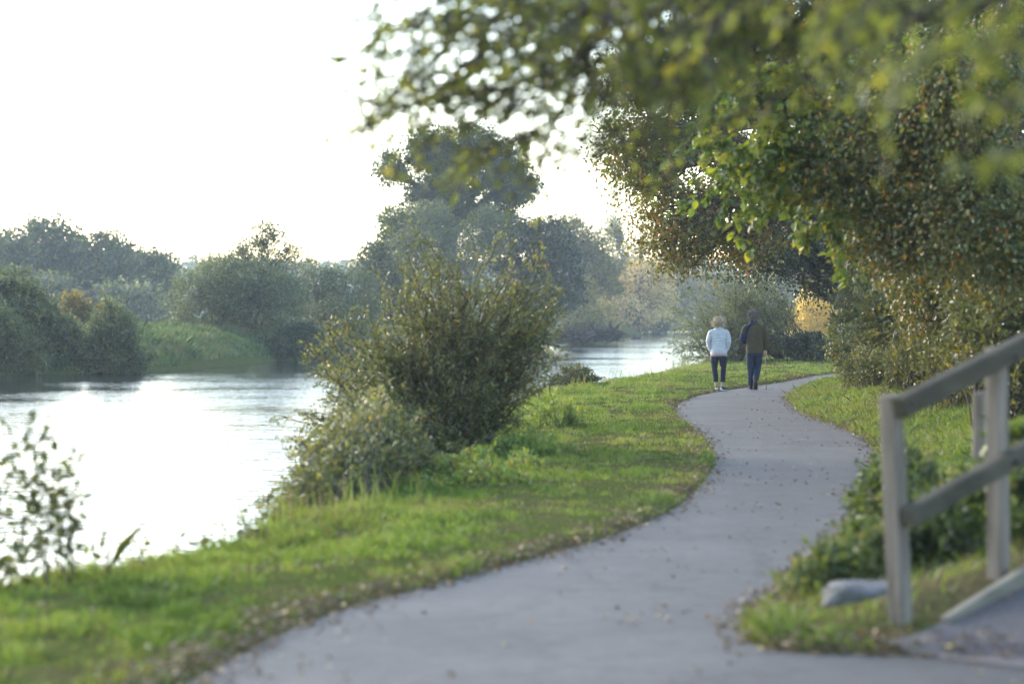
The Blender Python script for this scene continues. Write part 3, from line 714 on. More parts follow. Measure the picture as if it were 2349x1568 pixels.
# ---- right hand trees and hedge
def branchy(name, label, base, branches, per_twig, leaf, mat, trunk_r, top, twigs=16, twig_len=0.5, tint=(0.45, 0.15, 0.2), droop=0.3, ratio=0.5, start=0.35, sag=0.12, shape='leaf', group=None, sub=3, rise=-0.1):
    """trunk, long boughs given by their ends, drooping side sprays carrying single leaves"""
    b0 = np.array((base[0], base[1], H(base[0], base[1]) - 0.1))
    root = empty(name, b0, label, 'tree', group)
    lines = [(curve(b0, top, 10, 0, 0.012) - b0, np.linspace(trunk_r * 1.2, trunk_r * 0.4, 10))]
    tr = curve(b0, top, 10)
    LP, LD, LT = [], [], []
    for tip in branches:
        tip = np.asarray(tip, float)
        zt = np.clip(tip[2] + rise * np.linalg.norm(tip[:2] - b0[:2]), b0[2] + 0.25 * (top[2] - b0[2]), top[2])
        i0 = int(np.argmin(np.abs(tr[:, 2] - zt)))
        p = curve(tr[i0], tip, 14, 0.0, 0.015, 0.10)
        ln = np.linalg.norm(tip - tr[i0])
        lines.append((p - b0, np.linspace(min(trunk_r * 0.5, 0.008 + 0.007 * ln), 0.003, 14)))
        bt = tint[0] + rng.normal() * tint[1]
        for k in range(int(twigs * ln / 3) + 2):
            f = (start + (1 - start) * ((k + rng.random()) / (int(twigs * ln / 3) + 2))) * 13; j = min(int(f), 12)
            q = p[j] + (p[j + 1] - p[j]) * (f - j)
            bd = norm(p[j + 1] - p[j])
            d = norm(bd * 0.8 + rng.normal(size=3) * np.array([0.7, 0.7, 0.45]))
            tl = twig_len * (0.4 + 0.9 * rng.random())
            e = q + d * tl
            tw = curve(q, e, 5, sag + 0.2 * rng.random(), 0.02)
            lines.append((tw - b0, np.linspace(0.007, 0.003, 5)))
            segs = [tw]
            for _ in range(sub):
                j2 = rng.integers(1, 5); d2 = norm(d + rng.normal(size=3) * 0.7)
                t2 = curve(tw[j2], tw[j2] + d2 * tl * 0.5 * (0.5 + rng.random()), 4, 0.3)
                lines.append((t2 - b0, np.linspace(0.003, 0.0015, 4))); segs.append(t2)
            tt = bt + rng.normal() * tint[1] * 0.6
            for s in segs:
                cnt = max(2, rng.poisson(per_twig))
                ff = rng.random(cnt) ** 0.7 * (len(s) - 1); jj = np.minimum(ff.astype(int), len(s) - 2)
                qq = s[jj] + (s[jj + 1] - s[jj]) * (ff - jj)[:, None]
                LP.append(qq + rng.normal(size=(cnt, 3)) * 0.012); LD.append(norm(s[jj + 1] - s[jj])); LT.append(tt + rng.normal(size=cnt) * tint[2])
    link('trunk', tubes_mesh('trunk', lines, 6), M['bark'], root)
    LP = np.concatenate(LP); LD = np.concatenate(LD); LT = np.concatenate(LT); n = len(LP)
    D = norm(LD * 0.6 + rng.normal(size=(n, 3)) * 0.6 + np.array([0, 0, -droop]))
    N = norm(rng.normal(size=(n, 3)) * 0.6 + np.array([0, 0, 0.8]))
    Ls = leaf * (0.6 + 0.7 * rng.random(n))
    link('crown', leaf_mesh('crown', LP - b0, D, N, Ls, Ls * ratio, np.clip(LT, 0, 1), shape), M[mat], root)
    return root


nb = [P(800, 130, 10.6), P(825, 85, 10.5), P(865, 290, 10.8), P(845, 270, 10.8), P(930, 55, 10.1), P(960, 25, 9.9), P(905, 215, 10.5), P(820, 110, 10.6), P(850, 250, 10.8), P(850, 55, 10.2), P(960, 60, 10.0), P(930, 200, 10.4), P(1000, 310, 10.8), P(1080, 290, 10.4), P(1120, 340, 10.8), P(1190, 250, 10), P(1040, 150, 9.8),
      P(1300, 370, 11.2), P(1170, 80, 9.6), P(1260, 300, 10.4), P(1330, 190, 9.8), P(1280, 100, 9.2), P(1400, 250, 10.2), P(1450, 150, 9.4), P(1380, 40, 8.8), P(1130, 20, 9.8), P(960, 330, 11.0), P(890, 270, 11.0),
      P(1200, 180, 10.6), P(1100, 220, 10.8), P(980, 250, 10.6), P(960, 400, 11.2), P(1230, 340, 11), P(1000, 200, 10.2), P(900, 120, 10.2), P(1080, 90, 9.9), P(1020, 40, 9.8), P(1250, 40, 9.4), P(1080, 390, 11.3), P(1350, 110, 9.6), P(1420, 60, 9.0), P(1320, 10, 9.2)]
branchy('overhanging_tree', 'near tree whose blurred leafy boughs hang across the top of the picture', (6.2, 13.5), nb, 5, 0.041, 'bough_leaf', 0.2, np.array((5.6, 12.5, 6.5)), twigs=9, twig_len=0.34, tint=(0.42, 0.18, 0.2), start=0.64, rise=0.14, sag=0.06, droop=0.15)
nb2 = [P(1480, 60, 8.6), P(1600, 120, 8.8), P(1750, 20, 7.8), P(1560, 190, 9.6), P(1850, 60, 7.6), P(2000, 20, 7.0), P(2100, 40, 6.8), P(2200, 20, 6.2), P(2290, 150, 6.2), P(2335, 100, 5.8), P(2290, 270, 6.6), P(2345, 330, 6.0), P(2060, -30, 6.6),
       P(1420, 90, 9.0), P(1500, 200, 9.4), P(1680, 60, 8.2), P(2240, 120, 6.4), P(1920, -20, 7.2), P(1580, 20, 8.6), P(1400, 10, 8.8)]
branchy('overhanging_tree', 'nearest tree with soft yellow green leaves blurred in the top right corner', (5.0, 6.0), nb2, 5, 0.05, 'bough_leaf', 0.17, np.array((4.5, 6.6, 5.6)), twigs=7, twig_len=0.26, tint=(0.5, 0.2, 0.18), start=0.62, rise=0.45, sag=0.08)
nb3 = [P(1640, 340, 27), P(1690, 300, 27), P(1760, 260, 27), P(1650, 430, 27.5), P(1730, 400, 27.2), P(1800, 370, 27), P(1850, 300, 27), P(1780, 450, 27), P(1830, 540, 27), P(1880, 400, 27), P(1720, 200, 26.5), P(1860, 220, 27),
       P(1700, 360, 26.8), P(1640, 230, 26.5), P(1800, 180, 26.5), P(1920, 300, 27)]
branchy('maple_tree', 'bright green maple boughs reaching over the path from the right', (8.4, 29.5), nb3, 9, 0.105, 'fresh_leaf', 0.22, np.array((8.0, 29, 7.5)), twigs=9, twig_len=0.5, tint=(0.5, 0.2, 0.2), start=0.6, ratio=0.7, sag=0.25)

# autumn beech over the path
tree('beech_tree', 'autumn brown and olive beech spreading far over the path above the couple', 'tree', (9.4, 52),
     [lobe(1390, 250, 1560, 440, 50, 1.4), lobe(1470, 420, 1640, 610, 50, 1.3), lobe(1480, 520, 1620, 640, 50.5, 0.8), lobe(1500, 120, 1720, 330, 51, 1.8), lobe(1600, 300, 1800, 520, 51, 1.6), lobe(1680, 60, 1950, 280, 52, 2), lobe(1380, 90, 1560, 270, 50.5, 1.4), lobe(1780, 250, 1980, 480, 52, 1.8), lobe(1560, -40, 1800, 130, 52, 1.8), lobe(1900, 60, 2150, 320, 53, 2), lobe(2000, 260, 2250, 500, 53, 2), lobe(1620, 480, 1780, 610, 51, 1.2), lobe(1440, 330, 1560, 480, 49.5, 1.0), lobe(2100, -60, 2400, 200, 54, 2.2)],
     1600, 64, 0.28, 0.088, 'autumn_leaf', 0.3, fork=0.5, tint=(0.47, 0.2, 0.2), shell=0.3, flat=0.5, droop=0.3, lean=(8.2, 51.5, 3.8), group='trees right of the path', face=0.9)
tree('holly_tree', 'dark evergreen tree under the beech behind the right hand hedge', 'tree', (9.6, 62),
     [lobe(1690, 470, 1850, 640, 61, 1.6), lobe(1800, 500, 2000, 700, 62, 1.8), lobe(1650, 540, 1760, 640, 60, 1.0), lobe(1950, 420, 2150, 650, 62, 2.0), lobe(1760, 380, 1960, 560, 63, 1.8)], 560, 60, 0.28, 0.085, 'dark_leaf', 0.2, fork=0.4, tint=(0.4, 0.18, 0.2), shell=0.35, group='trees right of the path')
tree('ash_tree', 'tall olive leaved tree rising out of the hedge at the right edge', 'tree', (9.0, 40),
     [lobe(1960, 120, 2200, 400, 41, 1.4), lobe(2080, 60, 2360, 330, 40, 1.5), lobe(2160, 280, 2420, 600, 40, 1.4), lobe(1960, 360, 2200, 640, 41, 1.3), lobe(2230, 460, 2420, 720, 38, 1.1), lobe(2200, -60, 2450, 150, 40, 1.5), lobe(1860, -40, 2120, 180, 42, 1.5), lobe(2060, 480, 2300, 700, 40, 1.2)],
     1300, 64, 0.25, 0.085, 'hedge_leaf', 0.22, fork=0.45, tint=(0.42, 0.2, 0.2), shell=0.25, group='trees right of the path')
tree('hazel_tree', 'olive hazel reaching over from the right edge in front of the tall olive tree', 'tree', (6.6, 27.5),
     [lobe(1930, 150, 2130, 400, 26, 0.8), lobe(2060, 70, 2349, 340, 25, 0.9), lobe(2080, 300, 2400, 620, 25.5, 0.9), lobe(1990, 340, 2160, 540, 26.5, 0.7), lobe(2230, 430, 2420, 700, 26, 0.7), lobe(1880, 250, 2030, 480, 27, 0.8), lobe(1960, 480, 2200, 640, 27, 0.8)],
     1150, 46, 0.22, 0.058, 'hedge_leaf', 0.12, fork=0.5, tint=(0.5, 0.24, 0.2), shell=0.1, group='trees right of the path', twig_r=0.007, lean=(5.6, 27, 3.0))
tree('hawthorn', 'rusty and olive hawthorn standing in the hedge below the tall olive tree', 'tree', (7.6, 34.5),
     [lobe(2000, 420, 2180, 640, 36, 1.0), lobe(2120, 360, 2330, 620, 34, 1.1), lobe(2060, 580, 2260, 760, 35, 1.0), lobe(2200, 560, 2420, 760, 33, 1.0)],
     700, 60, 0.22, 0.072, 'autumn_leaf', 0.13, fork=0.4, tint=(0.3, 0.2, 0.2), shell=0.25, group='trees right of the path')
tree('ash_tree', 'shady background tree filling the space behind the beech crown', 'tree', (13, 72),
     [lobe(1900, 100, 2200, 420, 72, 3), lobe(2100, 250, 2450, 600, 72, 3), lobe(1750, -50, 2050, 250, 74, 3), lobe(2050, -80, 2400, 240, 73, 3), lobe(1860, 350, 2150, 640, 71, 2.4), lobe(1620, 60, 1860, 330, 74, 2.6)], 640, 55, 0.45, 0.16, 'hedge_leaf', 0.35, fork=0.45, tint=(0.3, 0.16, 0.2), shell=0.25, group='trees right of the path')

HG = 'hedge shrubs on the slope right of the path'
bush('hedge_shrub', 'far end hedge shrub with glinting leaves where the path vanishes', 'hedge', [(8.4, 57.5), (9.0, 58.5), (9.4, 57), (8.9, 56)],
     tips_in([lobe(1885, 690, 2010, 880, 57, 1.0), lobe(1890, 620, 2060, 790, 58, 1.4), lobe(1900, 740, 2030, 890, 55, 0.8)], 340, 0.45), 42, 0.075, 'hedge_leaf', 0.014, 0.55, 0.06, 0.15, twigs=9, twig_len=0.4, start=0.2, tint=(0.38, 0.18, 0.2), group=HG)
bush('hedge_shrub', 'brownish thicket of hedge in the shade left of the tall olive tree', 'hedge', [(8.2, 47), (8.8, 46), (9.4, 47), (7.6, 46)],
     tips_in([lobe(1950, 620, 2110, 850, 47, 1.2), lobe(2020, 560, 2190, 780, 47, 1.3), lobe(2060, 700, 2220, 850, 46, 1.0)], 340, 0.4), 42, 0.075, 'hedge_leaf', 0.014, 0.55, 0.06, 0.15, twigs=9, twig_len=0.4, start=0.2, tint=(0.5, 0.22, 0.2), group=HG)
bush('hedge_shrub', 'dense olive brown hedge shrub right of the brownish thicket', 'hedge', [(7.2, 38), (7.8, 37), (8.3, 38), (8.8, 38)],
     tips_in([lobe(2090, 580, 2260, 790, 38, 1.0), lobe(2180, 600, 2380, 840, 37, 1.1), lobe(2080, 680, 2230, 850, 36, 0.8)], 340, 0.4), 46, 0.07, 'hedge_leaf', 0.012, 0.55, 0.06, 0.15, twigs=9, twig_len=0.36, start=0.2, tint=(0.5, 0.25, 0.2), group=HG)
bush('hedge_shrub', 'grey green hedge shrub above the handrail at the right edge', 'hedge', [(6.0, 29), (6.5, 30), (5.6, 28.5), (7.0, 30)],
     tips_in([lobe(2160, 640, 2320, 830, 30, 0.8), lobe(2250, 560, 2420, 800, 29, 0.9), lobe(2280, 400, 2420, 640, 30, 0.8)], 320, 0.45), 46, 0.07, 'hedge_leaf', 0.010, 0.5, 0.06, 0.15, twigs=9, twig_len=0.3, start=0.2, tint=(0.55, 0.16, 0.2), group=HG)
bush('hedge_shrub', 'rough green weeds and stalks at the hedge foot above the grass slope', 'hedge', [(6.4, 40), (6.8, 39), (6.0, 36), (5.7, 33), (7.0, 42)],
     tips_in([lobe(1940, 770, 2080, 890, 44, 1.2), lobe(2020, 740, 2180, 890, 40, 1.2), lobe(2120, 760, 2280, 890, 34, 1.2), lobe(2240, 740, 2400, 880, 29, 1.0)], 420, 0.3), 40, 0.07, 'olive_leaf', 0.006, 0.4, 0.05, 0.1, twigs=5, twig_len=0.25, start=0.15, tint=(0.42, 0.22, 0.2), group=HG, under=True)

# undergrowth by the handrail
UG = 'leafy undergrowth beside the handrail'
bush('undergrowth', 'leafy green mound spilling over the path edge left of the handrail', 'undergrowth', [(2.55, 16.4), (2.75, 17), (2.4, 15.6), (2.9, 18)],
     tips_in([lobe(1955, 1040, 2110, 1230, 16.4, 0.5), lobe(2010, 1000, 2140, 1150, 17.5, 0.5)], 300, 0.3), 60, 0.045, 'under_leaf', 0.005, 0.5, 0.04, 0.1, twigs=5, twig_len=0.14, start=0.1, tint=(0.45, 0.2, 0.2), under=True, group=UG)
bush('undergrowth', 'low ferny mound at the path edge left of the nearer handrail post', 'undergrowth', [(1.9, 13.6), (2.1, 13.9), (1.75, 13.3), (2.2, 13.4)],
     tips_in([lobe(1850, 1220, 2000, 1330, 13.5, 0.35), lobe(1930, 1180, 2080, 1310, 13.9, 0.4)], 220, 0.3), 70, 0.04, 'under_leaf', 0.004, 0.5, 0.03, 0.1, twigs=5, twig_len=0.1, start=0.1, tint=(0.5, 0.2, 0.2), under=True, group=UG)
bush('undergrowth', 'darker broad leaved undergrowth between the two handrail posts', 'undergrowth', [(2.55, 13.6), (2.8, 13.9), (2.4, 13.4), (3.0, 13.8)],
     tips_in([lobe(2070, 1120, 2230, 1280, 14.0, 0.4), lobe(2160, 1090, 2300, 1250, 14.6, 0.4)], 220, 0.3), 60, 0.055, 'under_leaf', 0.005, 0.6, 0.03, 0.1, twigs=5, twig_len=0.14, start=0.1, tint=(0.3, 0.25, 0.2), under=True, group=UG)
bush('undergrowth', 'bright broad leaved undergrowth right of the farther handrail post', 'undergrowth', [(3.3, 14.2), (3.1, 13.8), (3.5, 14.6)],
     tips_in([lobe(2260, 960, 2400, 1200, 14.4, 0.4), lobe(2300, 1150, 2420, 1320, 13.9, 0.4)], 150, 0.6), 60, 0.07, 'under_leaf', 0.005, 0.6, 0.03, 0.1, twigs=5, twig_len=0.14, start=0.1, tint=(0.5, 0.2, 0.2), under=True, group=UG)

# ------------------------------------------------------------------ grass and litter
def blades(name, x, y, h, w, tint, mat, lean=0.5):
    n = len(x)
    z = ground_h(x, y) - 0.01
    a = rng.random(n) * 2 * PI
    S = np.stack([np.cos(a), np.sin(a), np.zeros(n)], 1) * (w * 0.5)[:, None]
    ln = rng.normal(size=(n, 3)) * np.array([1, 1, 0]) * (h * lean)[:, None]
    B = np.stack([x, y, z], 1)
    T = B + np.array([0, 0, 1]) * h[:, None] + ln
    Mi = B + np.array([0, 0, 0.6]) * h[:, None] + ln * 0.35
    V = np.stack([B - S, B + S, Mi + S * 0.7, T, Mi - S * 0.7], 1).reshape(-1, 3)
    b = (np.arange(n) * 5)[:, None]
    loops = (b + np.array([[0, 1, 2, 3, 4]])).ravel()
    return np_mesh(name, V, loops, np.arange(n) * 5, np.clip(tint, 0, 1))


def verge_points(n, y0, y1, left=True):
    y = np.exp(rng.uniform(math.log(y0), math.log(y1), n))
    if left:
        lo = lip_f(y) - 0.55; hi = mid_f(y)
    else:
        lo = mid_f(y); hi = lo + 6
    x = rng.uniform(lo, hi)
    d = sdf(x, y)
    k = d > -0.02 + 0.09 * rng.random(n) ** 2
    if left:
        k &= ~((y > 66) & (x > mid_f(y) - 0.5))
    return x[k], y[k], d[k]


x, y, d = verge_points(400000, 8.0, 100, True)
patch = fbm(x * 0.9, y * 0.6, 71); fine = fbm(x * 4.0, y * 2.6, 81)
lush = np.clip(1 - np.abs(x - lip_f(y) - 0.15) / 0.55, 0, 1) * (0.5 + fbm(x * 1.5, y * 0.7, 91))
bare = np.clip((fbm(x * 1.7, y * 0.55, 75) - 0.46) * 7, 0, 1) * np.clip((x - lip_f(y)) - 0.5, 0, 1)
bt = bare.copy()
keep = rng.random(len(x)) < np.clip(0.2 + 3.2 * (fine - 0.42) + lush - 0.55 * bare, 0.08, 1)
x, y, d, patch, fine, lush, bt = [q[keep] for q in (x, y, d, patch, fine, lush, bt)]
n = len(x)
h = (0.028 + 0.05 * rng.random(n)) * (0.3 + 1.7 * fine ** 1.5) + 0.10 * lush * rng.random(n)
w = 0.004 + 0.00020 * y + 0.003 * rng.random(n)
tint = 0.5 + (patch - 0.5) * 1.3 + rng.normal(size=n) * 0.16 + 0.2 * lush + np.where(rng.random(n) < 0.08 + 0.5 * bt, 0.45, 0)
h = h * (1 - 0.45 * bt)
tag(link('verge_grass', blades('verge_grass', x, y, h, w, tint, None), M['grass_blade']), 'short mown grass verge between the path and the river', 'grass', kind='stuff')
x, y, d = verge_points(260000, 9.5, 62, False)
patch = fbm(x * 0.9, y * 0.6, 72); fine = fbm(x * 4, y * 3, 82)
keep = rng.random(len(x)) < np.clip(0.25 + 2.6 * (fine - 0.40), 0.07, 1)
k2 = ~((x > 1.95) & (y < 11.9 + (x - 1.95) * 1.05)) & ~((x > 1.7) & (x < 3.2) & (y < 13.7) & (rng.random(len(x)) < 0.8))
keep &= k2
x, y, d, patch, fine = [q[keep] for q in (x, y, d, patch, fine)]
n = len(x)
h = (0.03 + 0.06 * rng.random(n)) * (0.3 + 2 * fine ** 1.5) * (1 + 0.8 * np.clip(d - 1.5, 0, 2))
w = 0.004 + 0.00022 * y + 0.003 * rng.random(n)
tint = 0.55 + (patch - 0.5) * 0.9 + rng.normal(size=n) * 0.18 + np.where(rng.random(n) < 0.15, 0.4, 0) + 0.1 * np.clip(d - 1.5, 0, 2)
tag(link('slope_grass', blades('slope_grass', x, y, h, w, tint, None, 0.7), M['grass_blade']), 'grass on the slope right of the path below the hedge', 'grass', kind='stuff')
# far bank
n = 100000
y = rng.uniform(96, 150, n); x = far_f(y) - rng.random(n) ** 1.3 * 9 + 0.2
k = (x > -22) & (ground_h(x, y) > WATER + 0.12) & (far_f(y) - x > 0.5)
x, y = x[k], y[k]; n = len(x)
h = (0.12 + 0.25 * rng.random(n)) * (0.4 + 6.0 * np.clip(fbm(x * 0.9, y * 0.9, 99) - 0.35, 0, 1) ** 1.3 * 0.75) * np.where(rng.random(n) < 0.05, 1.35, 1); w = 0.03 + 0.03 * rng.random(n)
tag(link('bank_grass', blades('bank_grass', x, y, h, w, 0.5 + (fbm(x * 0.5, y * 0.5, 101) - 0.5) * 1.4 + rng.normal(size=n) * 0.15, None), M['bank_blade']), 'long green grass on the far river bank', 'grass', kind='stuff')

n = 9000
y = np.exp(rng.uniform(math.log(9), math.log(95), n)); x = lip_f(y) + rng.normal(size=n) * 0.3
k = (rng.random(n) < 0.45 * np.clip((fbm(x * 1.2, y * 0.5, 141) - 0.47) * 7, 0, 1)) & (sdf(x, y) > 0.5)
x, y = x[k], y[k]; n = len(x)
h = 0.16 + 0.28 * rng.random(n) ** 2
tag(link('seed_stems', blades('seed_stems', x, y, h, 0.004 + 0.0002 * y, 0.75 + 0.3 * rng.normal(size=n), None, 0.25), M['grass_blade']), 'thin dry grass stems along the lip of the near bank', 'grass', kind='stuff')

# leaf litter on and beside the path
n = 260000
y = np.exp(rng.uniform(math.log(8.5), math.log(75), n)); x = rng.uniform(mid_f(y) - 3.5, mid_f(y) + 3.2)
d = sdf(x, y)
pr = np.where(d < 0, 0.013 + 0.55 * np.exp(-((d + 0.03) / 0.09) ** 2) + 0.12 * np.exp(-(d + 0.0) ** 2 / 0.05) * (fbm(x * 2, y, 5) > 0.5), 0.75 * np.exp(-(d / 0.18) ** 2) + 0.008)
pr = pr * np.where(x > mid_f(y), 1.2, 0.75) * np.where(d < -0.15, 0.35 + 2.6 * np.clip((fbm(x * 1.4, y * 0.7, 15) - 0.48) * 6, 0, 1), 1)
k = rng.random(n) < pr * 0.6
x, y, d = x[k], y[k], d[k]; n = len(x)
z = np.maximum(ground_h(x, y), 0) + 0.006 + 0.012 * rng.random(n) + np.where(d > 0, 0.015, 0)
a = rng.random(n) * 2 * PI
D = norm(np.stack([np.cos(a), np.sin(a), rng.normal(size=n) * 0.25], 1)); N = norm(np.array([0, 0, 1]) + rng.normal(size=(n, 3)) * 0.3)
Ls = 0.022 + 0.028 * rng.random(n)
tag(link('fallen_leaves', leaf_mesh('fallen_leaves', np.stack([x, y, z], 1), D, N, Ls, Ls * 0.65, np.clip(0.4 + rng.normal(size=n) * 0.28, 0, 1), 'leaf'), M['litter']),
    'brown and yellow fallen leaves scattered on the path and its edges', 'leaf litter', kind='stuff')


# ------------------------------------------------------------------ handrail, stone, side path
def box_mesh(name, a, b_, w, h, side, upv, bev=0.008):
    """square timber from a to b_"""
    a = np.asarray(a, float); b_ = np.asarray(b_, float)
    bm = bmesh.new()
    T = norm(b_ - a); S = norm(np.asarray(side, float) - T * np.dot(side, T)); U = np.cross(T, S)
    vs = []
    for p in (a, b_):
        for i, j in ((-1, -1), (1, -1), (1, 1), (-1, 1)):
            vs.append(bm.verts.new(p + S * i * w / 2 + U * j * h / 2))
    for q in ((0, 1, 2, 3), (7, 6, 5, 4), (0, 4, 5, 1), (1, 5, 6, 2), (2, 6, 7, 3), (3, 7, 4, 0)):
        bm.faces.new([vs[k] for k in q])
    bmesh.ops.recalc_face_normals(bm, faces=bm.faces)
    bmesh.ops.bevel(bm, geom=list(bm.edges), offset=bev, segments=2, affect='EDGES', profile=0.6)
    me = bpy.data.meshes.new(name); bm.to_mesh(me); bm.free()
    return me


M['post_wood'] = solid('post_wood', (0.085, 0.067, 0.052), (0.25, 0.208, 0.17), 14, 0.75, 0.8, (1, 1, 0.10), bscale=30)
M['rail_wood'] = solid('rail_wood', (0.045, 0.039, 0.028), (0.098, 0.086, 0.064), 6, 0.85, 0.5, (0.3, 0.3, 1), bscale=25, spec=0.1)
M['board_wood'] = solid('board_wood', (0.12, 0.105, 0.078), (0.23, 0.205, 0.155), 7, 0.8, 0.5, (0.4, 0.4, 1), bscale=25)
p1b = np.array((1.935, 11.91, 0.0)); p1t = p1b + np.array((-0.07, 0.0, 1.215))
dlt = np.array((0.585, 0.59, 0.225))
dv = norm(np.array((0.585, 0.59, 0.0))); perp = np.array((dv[1], -dv[0], 0))
hr = empty('handrail', p1b, 'weathered grey timber handrail climbing the slope at the right edge', 'handrail')
for k in range(3):
    bb = p1b + dlt * k + np.array((0, 0, -0.35)); tt = p1t + dlt * k + np.array((0.055 if k else 0, 0, 0.0))
    bb[:2] -= (tt - bb)[:2] / (tt - bb)[2] * 0.35 * 0
    link('post', box_mesh('post', bb - p1b, tt - p1b, 0.09, 0.09, dv, None, 0.014), M['post_wood'], hr)
o = perp * (0.045 + 0.038)
r0 = p1t + o + np.array((0, 0, -0.065)) - dv * 0.05; r1 = r0 + dlt * 2.35
link('rail', box_mesh('rail', r0 - p1b, r1 - p1b, 0.08, 0.105, perp, None, 0.012), M['rail_wood'], hr)
r0 = p1t + o + np.array((0.03, 0, -0.60)) - dv * 0.03; r1 = r0 + dlt * 2.35
link('rail', box_mesh('rail', r0 - p1b, r1 - p1b, 0.075, 0.095, perp, None, 0.012), M['rail_wood'], hr)

for k in range(3):
    for dz_ in (-0.065 + 0.02, -0.6 + 0.01):
        q = p1t + dlt * k + perp * (0.045 + 0.078) + np.array((0.055 * (k > 0), 0, dz_)) - p1b
        link('bolt', tubes_mesh('bolt', [(np.stack([q - perp * 0.01, q + perp * 0.006, q + perp * 0.010]), np.array([0.014, 0.014, 0.009]))], 8), M['driftwood'], hr)
e0 = np.array((2.13, 11.88, 0.05)); e1 = e0 + dlt * 4
eb = empty('edging_board', e0, 'pale timber edging board lying on the ground along the side path', 'edging board')
link('board', box_mesh('board', e0 - e0 + np.array((0, 0, 0.0)), e1 - e0, 0.055, 0.15, perp, None, 0.01), M['board_wood'], eb)

sp_s = np.linspace(-0.5, 7, 60); sp_t = np.linspace(0.0, 1.35, 14)
SS, TT = np.meshgrid(sp_s, sp_t)
px_ = e0[0] + dv[0] * SS + perp[0] * TT; py_ = e0[1] + dv[1] * SS + perp[1] * TT
pz_ = np.maximum(0.006, ground_h(px_.ravel(), py_.ravel()).reshape(px_.shape) + 0.012)
n_ = 60
ii = (np.arange(13)[:, None] * n_ + np.arange(n_ - 1)[None, :]).ravel()
sm_ = np_mesh('side_path', np.stack([px_.ravel(), py_.ravel(), pz_.ravel()], 1), np.stack([ii, ii + 1, ii + n_ + 1, ii + n_], 1).ravel(), np.arange(len(ii)) * 4, None, True)
tag(link('side_path', sm_, solid('gravel', (0.095, 0.08, 0.075), (0.155, 0.13, 0.125), 40, 0.9, 0.6)), kind='structure')

pb = np.array((3.08, 16.0, 0.1))
po = empty('post', pb, 'short pale weathered post standing in the undergrowth behind the handrail', 'post')
link('shaft', box_mesh('shaft', np.array((0, 0, -0.4)), np.array((0.02, 0, 1.0)), 0.075, 0.075, dv, None, 0.014), M['post_wood'], po)

# grey stone
bm = bmesh.new()
bmesh.ops.create_icosphere(bm, subdivisions=4, radius=1)
for v in bm.verts:
    p = v.co.copy()
    s_ = Vector((abs(p.x) ** 0.8 * math.copysign(1, p.x), abs(p.y) ** 0.8 * math.copysign(1, p.y), abs(p.z) ** 0.6 * math.copysign(1, p.z)))
    nn = float(fbm(np.array([p.x * 1.5 + 5]), np.array([p.y * 1.5 + p.z * 2 + 9]), 13)[0]) - 0.5
    k_ = 1 + 0.35 * nn
    v.co = Vector((s_.x * 0.37 * k_, s_.y * 0.24 * k_, s_.z * 0.095 * k_ + 0.03 * p.x * -0.5))
for f in bm.faces: f.smooth = True
me = bpy.data.meshes.new('stone'); bm.to_mesh(me); bm.free()
st = link('stone', me, solid('stone', (0.045, 0.05, 0.045), (0.14, 0.14, 0.148), 9, 0.9, 1.0))
st.location = (1.99, 12.7, 0.105); st.rotation_euler = (0, 0.06, 0.15)
tag(st, 'low flat grey boulder half hidden behind the nearer handrail post', 'boulder')

# ------------------------------------------------------------------ the walking couple
def loft_into(bm, pts, rx, ry, k=16):
    pts = np.asarray(pts, float); m_ = len(pts)
    rx = np.broadcast_to(np.asarray(rx, float), (m_,)); ry = np.broadcast_to(np.asarray(ry, float), (m_,))
    T = norm(np.gradient(pts, axis=0))
    rings = []
    for i in range(m_):
        ax = np.array((1.0, 0, 0)) if abs(T[i][0]) < 0.85 else np.array((0, 1.0, 0))
        A = norm(ax - T[i] * np.dot(ax, T[i])); B = np.cross(T[i], A)
        rings.append([bm.verts.new(pts[i] + A * rx[i] * math.cos(t) + B * ry[i] * math.sin(t)) for t in np.arange(k) * 2 * PI / k])
    for a, b_ in zip(rings[:-1], rings[1:]):
        for j in range(k):
            bm.faces.new((a[j], a[(j + 1) % k], b_[(j + 1) % k], b_[j]))
    bm.faces.new(rings[0][::-1]); bm.faces.new(rings[-1])


def ball_into(bm, c, r, k=20):
    t = np.linspace(-0.98, 0.98, 13) * PI / 2
    pts = np.stack([np.full(13, c[0]), np.full(13, c[1]), c[2] + np.sin(t) * r[2]], 1)
    loft_into(bm, pts, np.cos(t) * r[0] + 1e-4, np.cos(t) * r[1] + 1e-4, k)


def organic(name, fill, voxel, mat, parent, smooth=4, post=None):
    """overlapping lofts fused into ONE continuous skin"""
    bm = bmesh.new(); fill(bm)
    bmesh.ops.recalc_face_normals(bm, faces=bm.faces)
    me = bpy.data.meshes.new(name); bm.to_mesh(me); bm.free()
    o = bpy.data.objects.new('build', me); COL.objects.link(o)
    r = o.modifiers.new('r', 'REMESH'); r.mode = 'VOXEL'; r.voxel_size = voxel
    s = o.modifiers.new('s', 'SMOOTH'); s.iterations = smooth; s.factor = 0.5
    dg = bpy.context.evaluated_depsgraph_get(); dg.update()
    me2 = bpy.data.meshes.new_from_object(o.evaluated_get(dg))
    bpy.data.objects.remove(o); bpy.data.meshes.remove(me)
    me2.name = name
    if post is not None:
        n = len(me2.vertices)
        co = np.empty(n * 3, np.float32); me2.vertices.foreach_get('co', co); co = co.reshape(-1, 3)
        no = np.empty(n * 3, np.float32); me2.vertices.foreach_get('normal', no); no = no.reshape(-1, 3)
        co = post(co.astype(float), no.astype(float)).astype(np.float32)
        me2.vertices.foreach_set('co', co.ravel())
    me2.polygons.foreach_set('use_smooth', np.ones(len(me2.polygons), dtype=bool))
    me2.update()
    return link(name, me2, mat, parent)


